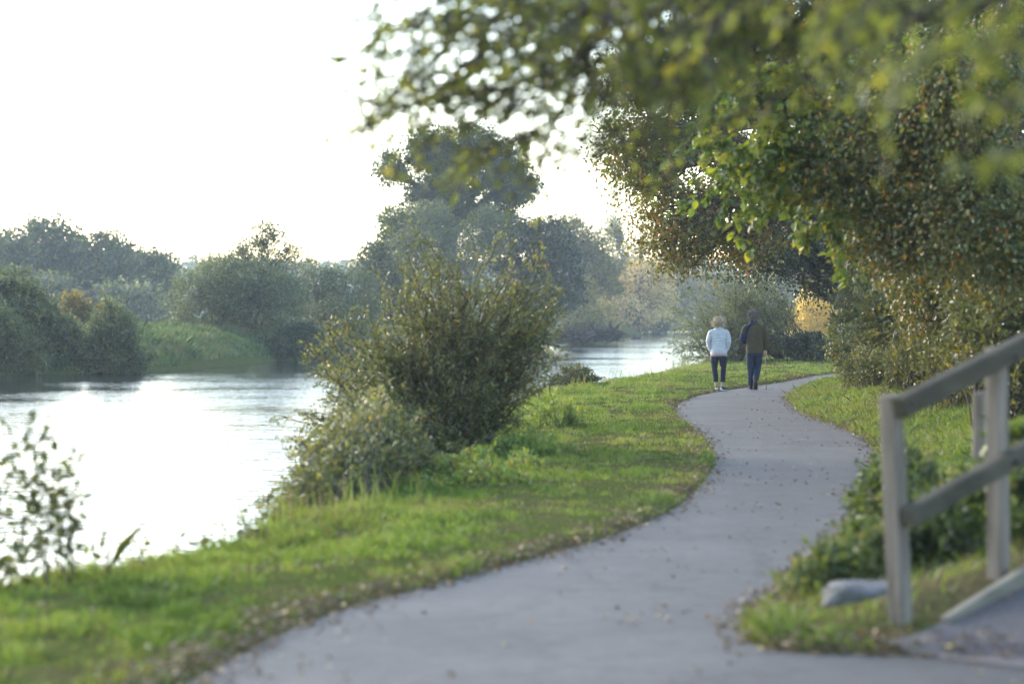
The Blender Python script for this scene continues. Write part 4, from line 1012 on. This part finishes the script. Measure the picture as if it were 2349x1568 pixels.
def cloth_mat(name, c, rough=0.85):
    return solid(name, tuple(v * 0.85 for v in c), tuple(min(1, v * 1.15) for v in c), 14, rough, 0.3, spec=0.2, bscale=120)


M['skin'] = solid('skin', (0.38, 0.23, 0.17), (0.46, 0.29, 0.22), 10, 0.55)
M['olive_cloth'] = cloth_mat('olive_cloth', (0.062, 0.050, 0.029))
M['navy_cloth'] = cloth_mat('navy_cloth', (0.013, 0.021, 0.06))
M['denim'] = cloth_mat('denim', (0.016, 0.027, 0.055))
M['dark_cloth'] = cloth_mat('dark_cloth', (0.014, 0.017, 0.038))
M['white_quilt'] = solid('white_quilt', (0.40, 0.425, 0.465), (0.48, 0.505, 0.545), 10, 0.5, 0.15, spec=0.4)
M['pink_cloth'] = cloth_mat('pink_cloth', (0.42, 0.31, 0.31))
M['blond_hair'] = solid('blond_hair', (0.30, 0.235, 0.15), (0.52, 0.43, 0.30), 22, 0.6)
M['grey_hair'] = solid('grey_hair', (0.08, 0.066, 0.058), (0.22, 0.187, 0.167), 22, 0.65)
M['shoe_dark'] = cloth_mat('shoe_dark', (0.045, 0.042, 0.045))
M['shoe_brown'] = cloth_mat('shoe_brown', (0.035, 0.028, 0.024))
M['shoe_pale'] = cloth_mat('shoe_pale', (0.55, 0.60, 0.66), 0.6)
M['stick_wood'] = solid('stick_wood', (0.12, 0.065, 0.035), (0.22, 0.13, 0.07), 20, 0.5, stretch=(1, 1, 0.2))
M['eye'] = solid('eye', (0.5, 0.5, 0.5), (0.6, 0.6, 0.6), 5, 0.2)


def face_into(bm, c):
    """nose, ears, brow and lips on the far side of the head"""
    x, y, z = c
    loft_into(bm, [(x, y + 0.085, z + 0.02), (x, y + 0.105, z - 0.005), (x, y + 0.118, z - 0.028), (x, y + 0.09, z - 0.036)], [0.008, 0.011, 0.015, 0.012], [0.008, 0.011, 0.012, 0.008], 8)
    loft_into(bm, [(x - 0.025, y + 0.088, z - 0.062), (x, y + 0.097, z - 0.06), (x + 0.025, y + 0.088, z - 0.062)], 0.007, 0.008, 8)
    loft_into(bm, [(x - 0.05, y + 0.076, z + 0.032), (x, y + 0.095, z + 0.034), (x + 0.05, y + 0.076, z + 0.032)], 0.008, 0.008, 8)
    for s in (-1, 1):
        loft_into(bm, [(x + s * 0.076, y, z + 0.028), (x + s * 0.087, y - 0.008, z + 0.008), (x + s * 0.08, y, z - 0.03)], [0.008, 0.010, 0.008], [0.014, 0.018, 0.010], 8)


def hand_into(bm, w, d, lat, curl=0.6, s=1.0):
    """palm, four unequal bent fingers, thumb leaving the side of the palm; w wrist, d direction, lat thumb side"""
    w = np.asarray(w, float); d = norm(np.asarray(d, float)); lat = norm(np.asarray(lat, float) - d * np.dot(lat, d)); nrm = np.cross(d, lat)
    loft_into(bm, [w - d * 0.02, w + d * 0.03, w + d * 0.085 * s], [0.026, 0.036, 0.038], [0.022, 0.019, 0.016], 10)
    for i, ln in enumerate((0.072, 0.08, 0.075, 0.058)):
        q = w + d * 0.08 * s + lat * (0.03 - 0.02 * i)
        pts = [q]; dd = d.copy()
        for k in range(3):
            a = curl * (0.5 + 0.25 * k); dd = norm(dd * math.cos(a) + nrm * math.sin(a)); pts.append(pts[-1] + dd * ln / 3)
        loft_into(bm, pts, [0.010, 0.0095, 0.009, 0.007], [0.010, 0.0095, 0.009, 0.007], 8)
    q = w + d * 0.03 + lat * 0.03
    td = norm(d * 0.7 + lat * 0.6 + nrm * 0.3)
    loft_into(bm, [q, q + td * 0.032, q + norm(td + nrm * 0.5) * 0.06], [0.012, 0.0105, 0.008], [0.012, 0.0105, 0.008], 8)


def strands(name, c, r, n, length, rad, mat, parent, zmin=-0.9, curl=1.0):
    lines = []
    for _ in range(n):
        d = norm(rng.normal(size=3))
        if d[2] < zmin: continue
        if d[1] > 0.35 and d[2] < 0.45: continue
        p = np.array(c) + d * np.array(r) * (0.93 + 0.05 * rng.random())
        t = norm(np.cross(d, rng.normal(size=3))); t = norm(t * 0.7 + np.array([0, 0, -0.7]))
        pts = [p]
        for k in range(4):
            t = norm(t + rng.normal(size=3) * 0.45 * curl + d * 0.10)
            pts.append(pts[-1] + t * length / 4)
        lines.append((np.array(pts), np.linspace(rad, rad * 0.4, 5)))
    return link(name, tubes_mesh(name, lines, 5), mat, parent)


def folds(amp, sx, sz, seed):
    def f(co, no):
        k = fbm(co[:, 0] * sx + co[:, 1] * 6, co[:, 2] * sz, seed) - 0.5
        return co + no * (k * amp)[:, None]
    return f


# --- woman
wg = G(1649, 896.5)
W_ = empty('person', (wg[0], wg[1], 0.006), 'woman with curly blond hair in a white quilted jacket walking away, hands in her pockets', 'person')
W_.rotation_euler = (0, 0, -0.05)
HCW = (0.0, 0.03, 1.475)


def w_body(bm):
    ball_into(bm, HCW, (0.075, 0.092, 0.112))
    ball_into(bm, (0, 0.07, 1.425), (0.05, 0.05, 0.06))
    face_into(bm, HCW)
    loft_into(bm, [(0, 0.0, 1.28), (0, 0.005, 1.36), (0, 0.02, 1.42)], [0.062, 0.052, 0.05], [0.062, 0.054, 0.052])
    loft_into(bm, [(0, 0, 0.70), (0, 0, 0.78), (0, 0, 0.98), (0, 0, 1.15), (0, 0, 1.26), (0, 0, 1.32)], [0.15, 0.165, 0.13, 0.145, 0.155, 0.08], [0.10, 0.11, 0.09, 0.10, 0.09, 0.06])
    for s, el, wr in ((-1, (-0.228, -0.03, 1.075), (-0.175, 0.04, 0.87)), (1, (0.213, -0.03, 1.065), (0.165, 0.04, 0.87))):
        loft_into(bm, [(s * 0.12, 0, 1.27), (s * 0.172, -0.005, 1.23), el, wr], [0.045, 0.045, 0.036, 0.024], [0.045, 0.045, 0.036, 0.024], 12)
        hand_into(bm, wr, (-s * 0.25, 0.5, -0.7), (-s * 0.8, 0.5, 0.2), 0.5)
    loft_into(bm, [(-0.082, 0, 0.76), (-0.088, 0.01, 0.46), (-0.063, -0.01, 0.30), (-0.055, 0.0, 0.12), (-0.052, 0.02, 0.05)], [0.085, 0.052, 0.047, 0.032, 0.036], [0.085, 0.055, 0.05, 0.034, 0.04], 14)
    loft_into(bm, [(0.082, 0, 0.76), (0.09, 0.02, 0.46), (0.084, -0.01, 0.30), (0.078, 0.0, 0.12), (0.08, 0.01, 0.05)], [0.085, 0.052, 0.047, 0.032, 0.036], [0.085, 0.055, 0.05, 0.034, 0.04], 14)


organic('body', w_body, 0.0075, M['skin'], W_, 2)
for s in (-1, 1):
    e = bmesh.new(); bmesh.ops.create_uvsphere(e, u_segments=10, v_segments=8, radius=0.012)
    me = bpy.data.meshes.new('eye'); e.to_mesh(me); e.free()
    o = link('eye', me, M['eye'], W_); o.location = (s * 0.032, HCW[1] + 0.083, HCW[2] + 0.012)


def w_jacket(bm):
    z = np.array([0.80, 0.86, 0.95, 1.05, 1.15, 1.24, 1.29, 1.325, 1.35])
    loft_into(bm, [(0, 0, q) for q in z], [0.180, 0.176, 0.165, 0.16, 0.168, 0.172, 0.155, 0.11, 0.07], [0.14, 0.135, 0.125, 0.122, 0.13, 0.122, 0.105, 0.085, 0.07], 28)
    loft_into(bm, [(0, 0.0, 1.31), (0, 0.012, 1.36), (0, 0.02, 1.405)], [0.085, 0.076, 0.072], [0.085, 0.076, 0.072], 18)
    loft_into(bm, [(-0.12, 0, 1.27), (-0.175, -0.01, 1.235), (-0.205, -0.02, 1.15), (-0.228, -0.035, 1.07), (-0.212, 0.0, 0.97), (-0.175, 0.04, 0.87)], [0.06, 0.06, 0.055, 0.052, 0.048, 0.045], [0.068, 0.07, 0.066, 0.062, 0.058, 0.052], 18)
    loft_into(bm, [(0.12, 0, 1.27), (0.17, -0.01, 1.235), (0.198, -0.02, 1.15), (0.213, -0.035, 1.06), (0.198, 0.0, 0.96), (0.165, 0.04, 0.87)], [0.06, 0.06, 0.055, 0.052, 0.048, 0.045], [0.068, 0.07, 0.066, 0.062, 0.058, 0.052], 18)


def quilt(co, no):
    ax = np.abs(co[:, 0])
    z = co[:, 2] - np.where(ax < 0.17, 0.16 * ax * -1, -0.027)
    per = np.where(co[:, 2] < 0.93, 0.034, 0.056)
    g = np.abs(np.sin(PI * z / per)) ** 0.6
    seam = np.exp(-(ax / 0.008) ** 2) + np.exp(-((ax - 0.165) / 0.008) ** 2) * (co[:, 2] > 0.9)
    k = 0.014 * (g - 0.75) - 0.008 * seam + 0.012 * (fbm(co[:, 0] * 14, co[:, 2] * 9, 4) - 0.5)
    k = np.where(co[:, 2] > 1.33, k * 0.4, k)
    return co + no * k[:, None]


organic('jacket', w_jacket, 0.0065, M['white_quilt'], W_, 3, quilt)


def w_shirt(bm):
    loft_into(bm, [(0, -0.004, 0.86), (0, -0.004, 0.79), (0, -0.01, 0.74), (0, -0.02, 0.715), (0, -0.03, 0.695)], [0.165, 0.178, 0.176, 0.15, 0.08], [0.12, 0.136, 0.138, 0.125, 0.10], 24)


organic('shirt', w_shirt, 0.008, M['pink_cloth'], W_, 2, folds(0.02, 14, 3, 8))


def w_legs(bm):
    loft_into(bm, [(0, 0, 0.68), (0, 0, 0.76), (0, 0, 0.84)], [0.15, 0.165, 0.15], [0.11, 0.118, 0.105], 20)
    loft_into(bm, [(-0.086, 0, 0.76), (-0.095, 0.005, 0.62), (-0.09, 0.01, 0.47), (-0.07, -0.008, 0.32), (-0.062, 0.0, 0.19)], [0.086, 0.080, 0.062, 0.058, 0.048], [0.095, 0.088, 0.066, 0.062, 0.05], 16)
    loft_into(bm, [(0.086, 0, 0.76), (0.096, 0.01, 0.62), (0.095, 0.02, 0.47), (0.088, -0.008, 0.32), (0.079, 0.0, 0.19)], [0.086, 0.080, 0.062, 0.058, 0.048], [0.095, 0.088, 0.066, 0.062, 0.05], 16)


organic('trousers', w_legs, 0.0075, M['dark_cloth'], W_, 3, folds(0.014, 9, 14, 2))


def shoe(parent, heel, toe, mat, sole_mat, h=0.085, w=0.042, name='shoe', lift=0.0):
    heel = np.asarray(heel, float); toe = np.asarray(toe, float); d = toe - heel
    f = lambda t, z: tuple(heel + d * t + np.array((0, 0, z)))
    def up(bm):
        loft_into(bm, [f(-0.02, h * 0.45), f(0.05, h * 0.5), f(0.3, h * 0.52), f(0.55, h * 0.42), f(0.85, h * 0.32), f(1.0, h * 0.26)], [w * 0.5, w * 0.85, w * 0.9, w, w * 0.95, w * 0.4], [h * 0.3, h * 0.5, h * 0.5, h * 0.36, h * 0.26, h * 0.12], 14)
        loft_into(bm, [f(0.1, h * 0.5), f(0.12, h * 1.05)], [w * 0.85, w * 0.88], [w * 1.0, w * 1.05], 14)
    o = organic(name, up, 0.007, mat, parent, 3)
    def so(bm):
        loft_into(bm, [f(-0.05, 0.014), f(0.03, 0.014), f(0.4, 0.013), f(0.7, 0.013), f(0.95, 0.014), f(1.03, 0.015)], [w * 0.5, w * 0.95, w * 0.9, w * 1.08, w * 0.8, w * 0.35], 0.014, 14)
    s = organic('sole', so, 0.006, sole_mat, o, 2)
    return o


sL = shoe(W_, (-0.052, -0.035, 0.0), (-0.058, 0.19, 0.0), M['shoe_dark'], M['shoe_pale'])
sR = shoe(W_, (0.055, -0.04, 0.0), (0.165, 0.13, 0.0), M['shoe_dark'], M['shoe_pale'])
for s_, hx_, hy_ in ((sL, -0.052, -0.04), (sR, 0.05, -0.045)):
    def hp(bm): loft_into(bm, [(hx_, hy_, 0.012), (hx_, hy_ - 0.004, 0.05), (hx_, hy_ + 0.004, 0.078)], [0.036, 0.034, 0.026], [0.018, 0.017, 0.012], 14)
    organic('heel_tab', hp, 0.005, M['shoe_pale'], s_, 2)


def w_hair(bm):
    ball_into(bm, (0, 0.005, 1.495), (0.118, 0.118, 0.095))
    ball_into(bm, (-0.05, -0.01, 1.44), (0.085, 0.09, 0.075)); ball_into(bm, (0.055, -0.01, 1.435), (0.085, 0.09, 0.078))


hair = organic('hair', w_hair, 0.01, M['blond_hair'], W_, 2, folds(0.05, 18, 18, 17))
strands('curls', (0, 0.0, 1.475), (0.130, 0.12, 0.110), 520, 0.085, 0.007, M['blond_hair'], hair, -0.85, 1.3)

# --- man
mg = G(1731, 893.5)
N_ = empty('person', (mg[0], mg[1], 0.006), 'grey haired man in an olive jacket and jeans walking away with a stick', 'person')
HCM = (-0.04, 0.03, 1.61)


def m_body(bm):
    ball_into(bm, HCM, (0.078, 0.096, 0.116))
    ball_into(bm, (HCM[0], 0.07, 1.555), (0.054, 0.055, 0.062))
    face_into(bm, HCM)
    loft_into(bm, [(-0.025, -0.01, 1.38), (-0.03, 0.0, 1.47), (-0.037, 0.02, 1.55)], [0.072, 0.06, 0.056], [0.072, 0.062, 0.06])
    loft_into(bm, [(0, 0, 0.72), (0, 0, 0.82), (0, 0, 1.0), (-0.01, 0, 1.2), (-0.015, 0, 1.34), (-0.02, 0, 1.42)], [0.15, 0.155, 0.15, 0.165, 0.165, 0.09], [0.105, 0.11, 0.105, 0.11, 0.10, 0.07])
    loft_into(bm, [(0.14, 0, 1.36), (0.20, 0, 1.31), (0.245, -0.03, 1.08), (0.235, 0.03, 0.86)], [0.05, 0.05, 0.04, 0.028], [0.05, 0.05, 0.04, 0.028], 12)
    loft_into(bm, [(-0.17, 0, 1.36), (-0.22, 0, 1.30), (-0.245, -0.02, 1.09), (-0.17, 0.20, 1.03)], [0.05, 0.05, 0.04, 0.028], [0.05, 0.05, 0.04, 0.028], 12)
    hand_into(bm, (-0.16, 0.22, 1.03), (0.35, 0.9, 0.05), (0.1, 0, 1), 0.5)
    # right hand closed round the stick
    w = np.array((0.235, 0.03, 0.845)); c = np.array((0.243, 0.055, 0.795))
    loft_into(bm, [w + (0, 0, 0.02), w + (0.012, -0.002, -0.03), w + (0.018, 0.004, -0.075)], [0.025, 0.020, 0.018], [0.024, 0.034, 0.036], 10)
    for i, (ln, rr) in enumerate(((1.0, 0.0100), (1.08, 0.0102), (1.0, 0.0098), (0.85, 0.0088))):
        zz_ = c[2] + 0.022 - 0.0185 * i
        a0 = -0.2
        pts = [(c[0] + math.cos(a0 + t * ln) * 0.024, c[1] + math.sin(a0 + t * ln) * 0.024, zz_ - 0.003 * k) for k, t in enumerate((0.0, 1.1, 2.1, 3.0, 3.8))]
        loft_into(bm, pts, [rr, rr, rr, rr * 0.92, rr * 0.75], [rr, rr, rr, rr * 0.92, rr * 0.75], 8)
    loft_into(bm, [(c[0] + 0.01, c[1] - 0.02, c[2] + 0.04), (c[0] - 0.012, c[1] - 0.022, c[2] + 0.036), (c[0] - 0.026, c[1] - 0.004, c[2] + 0.03), (c[0] - 0.022, c[1] + 0.016, c[2] + 0.026)], [0.012, 0.0115, 0.0105, 0.008], [0.012, 0.0115, 0.0105, 0.008], 8)
    loft_into(bm, [(-0.082, 0, 0.80), (-0.082, 0.045, 0.47), (-0.075, 0.05, 0.30), (-0.066, 0.085, 0.10)], [0.085, 0.058, 0.052, 0.036], [0.085, 0.06, 0.054, 0.038], 14)
    loft_into(bm, [(0.085, 0, 0.80), (0.065, 0.03, 0.47), (0.03, -0.08, 0.32), (-0.002, -0.17, 0.19)], [0.085, 0.058, 0.052, 0.036], [0.085, 0.06, 0.054, 0.038], 14)


organic('body', m_body, 0.007, M['skin'], N_, 1)
for s in (-1, 1):
    e = bmesh.new(); bmesh.ops.create_uvsphere(e, u_segments=10, v_segments=8, radius=0.012)
    me = bpy.data.meshes.new('eye'); e.to_mesh(me); e.free()
    o = link('eye', me, M['eye'], N_); o.location = (HCM[0] + s * 0.033, HCM[1] + 0.087, HCM[2] + 0.012)


def m_jacket(bm):
    z = np.array([0.79, 0.87, 0.98, 1.1, 1.22, 1.32, 1.38, 1.42, 1.45])
    loft_into(bm, [(0.002 - 0.02 * max(0, (q - 1.0)), 0, q) for q in z], [0.190, 0.190, 0.188, 0.190, 0.195, 0.190, 0.165, 0.12, 0.075], [0.15, 0.148, 0.142, 0.14, 0.142, 0.13, 0.112, 0.09, 0.07], 28)
    loft_into(bm, [(0.12, 0, 1.36), (0.185, -0.005, 1.325), (0.228, -0.02, 1.22), (0.25, -0.03, 1.09), (0.252, 0.0, 0.98), (0.24, 0.03, 0.86)], [0.07, 0.076, 0.070, 0.064, 0.058, 0.048], [0.072, 0.078, 0.072, 0.066, 0.06, 0.05], 18)
    loft_into(bm, [(-0.15, 0, 1.365), (-0.21, -0.005, 1.325), (-0.24, -0.01, 1.25), (-0.252, -0.015, 1.16)], [0.07, 0.074, 0.068, 0.062], [0.072, 0.076, 0.07, 0.064], 18)


organic('jacket', m_jacket, 0.0075, M['olive_cloth'], N_, 3, folds(0.026, 7, 2.2, 6))


def m_sleeve(bm):
    loft_into(bm, [(-0.245, -0.012, 1.22), (-0.255, -0.025, 1.13), (-0.25, -0.02, 1.075), (-0.225, 0.07, 1.04), (-0.185, 0.17, 1.035)], [0.060, 0.069, 0.068, 0.058, 0.048], [0.062, 0.07, 0.068, 0.058, 0.048], 16)


organic('sleeve', m_sleeve, 0.0075, M['navy_cloth'], N_, 2, folds(0.018, 12, 12, 9))


def m_collar(bm):
    loft_into(bm, [(-0.03, -0.005, 1.415), (-0.032, 0.0, 1.455), (-0.034, 0.008, 1.495)], [0.098, 0.08, 0.074], [0.092, 0.08, 0.076], 18)


organic('collar', m_collar, 0.007, M['navy_cloth'], N_, 2)


def m_band(bm):
    pts = []
    for x_, z_ in ((-0.03, 1.455), (-0.085, 1.425), (-0.135, 1.375), (-0.168, 1.31), (-0.185, 1.24), (-0.195, 1.16), (-0.20, 1.08)):
        ry_ = 0.142 - max(0, (z_ - 1.28)) * 0.36
        y_ = -ry_ * math.sqrt(max(0.05, 1 - (x_ / 0.215) ** 2))
        pts.append((x_, y_ - 0.002, z_))
    loft_into(bm, pts, [0.026, 0.030, 0.030, 0.028, 0.028, 0.032, 0.03], [0.014, 0.016, 0.018, 0.018, 0.018, 0.02, 0.018], 12)


organic('shoulder_band', m_band, 0.006, M['navy_cloth'], N_, 2)


def m_legs(bm):
    loft_into(bm, [(0, 0, 0.71), (0, 0, 0.80), (0, 0, 0.90)], [0.15, 0.165, 0.15], [0.115, 0.125, 0.11], 20)
    loft_into(bm, [(-0.088, 0, 0.80), (-0.092, 0.025, 0.62), (-0.088, 0.045, 0.46), (-0.08, 0.05, 0.28), (-0.07, 0.08, 0.09)], [0.092, 0.086, 0.072, 0.066, 0.064], [0.1, 0.092, 0.074, 0.07, 0.068], 16)
    loft_into(bm, [(0.09, 0, 0.80), (0.085, 0.02, 0.62), (0.066, 0.03, 0.47), (0.035, -0.07, 0.33), (0.002, -0.165, 0.205)], [0.092, 0.088, 0.074, 0.068, 0.062], [0.1, 0.094, 0.076, 0.07, 0.064], 16)


organic('trousers', m_legs, 0.0075, M['denim'], N_, 3, folds(0.022, 8, 12, 3))
shoe(N_, (-0.068, 0.05, 0.0), (-0.075, 0.33, 0.0), M['shoe_brown'], M['shoe_dark'], 0.09, 0.046)
# trailing shoe, heel lifted, resting on the toe
rs = empty('shoe', (0, 0, 0), None, None); rs.parent = N_
def tr_up(bm):
    loft_into(bm, [(0.0, -0.235, 0.205), (0.0, -0.215, 0.16), (0.003, -0.17, 0.10), (0.006, -0.115, 0.055), (0.008, -0.04, 0.034), (0.008, 0.0, 0.03)], [0.036, 0.043, 0.047, 0.050, 0.046, 0.024], [0.028, 0.045, 0.042, 0.034, 0.024, 0.014], 14)
    loft_into(bm, [(0.0, -0.20, 0.18), (0.0, -0.165, 0.225)], [0.046, 0.05], [0.046, 0.05], 14)
bpy.data.objects.remove(rs)
ts = organic('shoe', tr_up, 0.007, M['shoe_brown'], N_, 3)
def tr_so(bm):
    loft_into(bm, [(0.0, -0.275, 0.19), (0.0, -0.25, 0.13), (0.003, -0.20, 0.065), (0.006, -0.13, 0.022), (0.008, -0.04, 0.012), (0.008, 0.01, 0.012)], [0.034, 0.044, 0.046, 0.054, 0.048, 0.026], 0.012, 14)
organic('sole', tr_so, 0.006, M['shoe_dark'], ts, 2)


def m_hair(bm):
    ball_into(bm, (-0.04, 0.012, 1.635), (0.092, 0.105, 0.098))
    ball_into(bm, (-0.042, -0.03, 1.575), (0.078, 0.062, 0.07))


hair = organic('hair', m_hair, 0.009, M['grey_hair'], N_, 2, folds(0.04, 20, 20, 27))
strands('curls', (-0.04, 0.005, 1.62), (0.098, 0.108, 0.110), 700, 0.075, 0.0075, M['grey_hair'], hair, -0.8, 1.1)

# walking stick, held by the man
so = np.array((mg[0] + 0.255, mg[1] + 0.03, 0.004))
sk = empty('walking_stick', so, 'thin brown wooden walking stick held upright in the right hand of the man', 'walking stick')
top = np.array((mg[0] + 0.243, mg[1] + 0.055, 0.845)) - so
link('shaft', tubes_mesh('shaft', [(np.array([(0, 0, 0.03), top * 0.5, top]), np.array([0.0085, 0.010, 0.0125]))], 10), M['stick_wood'], sk)
link('handle', tubes_mesh('handle', [(np.array([top + (0, -0.055, -0.006), top + (0, -0.03, 0.006), top + (0, 0.0, 0.01), top + (0, 0.04, 0.004), top + (0, 0.06, -0.01)]), np.array([0.008, 0.0125, 0.014, 0.0125, 0.008]))], 10), M['stick_wood'], sk)
link('ferrule', tubes_mesh('ferrule', [(np.array([(0, 0, 0), (0, 0, 0.02), (0, 0, 0.035)]), np.array([0.012, 0.0115, 0.0095]))], 10), M['shoe_dark'], sk)

# ------------------------------------------------------------------ air
bm = bmesh.new()
bmesh.ops.create_cube(bm, size=1)
for v in bm.verts:
    v.co = Vector((v.co.x * 1190, 431 + v.co.y * 930, 16.5 + v.co.z * 41.0))
me = bpy.data.meshes.new('haze'); bm.to_mesh(me); bm.free()
m, nt, out = mat_new('haze_air')
pv = nt.nodes.new('ShaderNodeVolumePrincipled')
pv.inputs['Color'].default_value = (0.82, 0.905, 1.0, 1)
pv.inputs['Density'].default_value = HAZE = 0.00036
pv.inputs['Anisotropy'].default_value = 0.0
nt.links.new(pv.outputs[0], out.inputs['Volume'])
tag(link('haze', me, m), kind='stuff')

# ------------------------------------------------------------------ light
SUN_EL, SUN_AZ = 20.0, -42.0      # degrees above the horizon, degrees right of straight ahead
w = bpy.data.worlds.new('World'); scene.world = w; w.use_nodes = True
nt = w.node_tree
bg = nt.nodes['Background']
sky = nt.nodes.new('ShaderNodeTexSky'); sky.sky_type = 'NISHITA'; sky.sun_disc = False
sky.sun_elevation = math.radians(SUN_EL); sky.sun_rotation = math.radians(SUN_AZ)
sky.air_density = 1.0; sky.dust_density = 0.8; sky.ozone_density = 1.0
nt.links.new(sky.outputs[0], bg.inputs[0]); bg.inputs[1].default_value = 0.15
sl = bpy.data.lights.new('sun', 'SUN'); sl.energy = 0.9; sl.angle = math.radians(28); sl.color = (1.0, 0.93, 0.82)
so_ = bpy.data.objects.new('sun', sl); COL.objects.link(so_)
d = Vector((math.sin(math.radians(SUN_AZ)) * math.cos(math.radians(SUN_EL)), math.cos(math.radians(SUN_AZ)) * math.cos(math.radians(SUN_EL)), math.sin(math.radians(SUN_EL))))
so_.rotation_euler = d.to_track_quat('Z', 'Y').to_euler()
so_.location = (-20, 20, 30)

# ------------------------------------------------------------------ camera
cd = bpy.data.cameras.new('camera'); cam = bpy.data.objects.new('camera', cd); COL.objects.link(cam)
cam.location = (0, 0, HC); cam.rotation_euler = (PI / 2, 0, 0)
cd.sensor_width = 36; cd.lens = 85.0; cd.shift_y = -59 / 2349
cd.clip_start = 0.1; cd.clip_end = 3000
cd.dof.use_dof = True; cd.dof.focus_distance = 53.0; cd.dof.aperture_fstop = 1.8
scene.camera = cam

scene.view_settings.view_transform = 'Standard'; scene.view_settings.look = 'None'
scene.view_settings.exposure = 2.42; scene.view_settings.gamma = 1.0
c = scene.cycles
c.max_bounces = 6; c.diffuse_bounces = 3; c.glossy_bounces = 3; c.transmission_bounces = 4; c.volume_bounces = 1; c.transparent_max_bounces = 4
c.caustics_reflective = False; c.caustics_refractive = False
c.use_denoising = True
c.sample_clamp_indirect = 8.0
scene.render.use_persistent_data = False
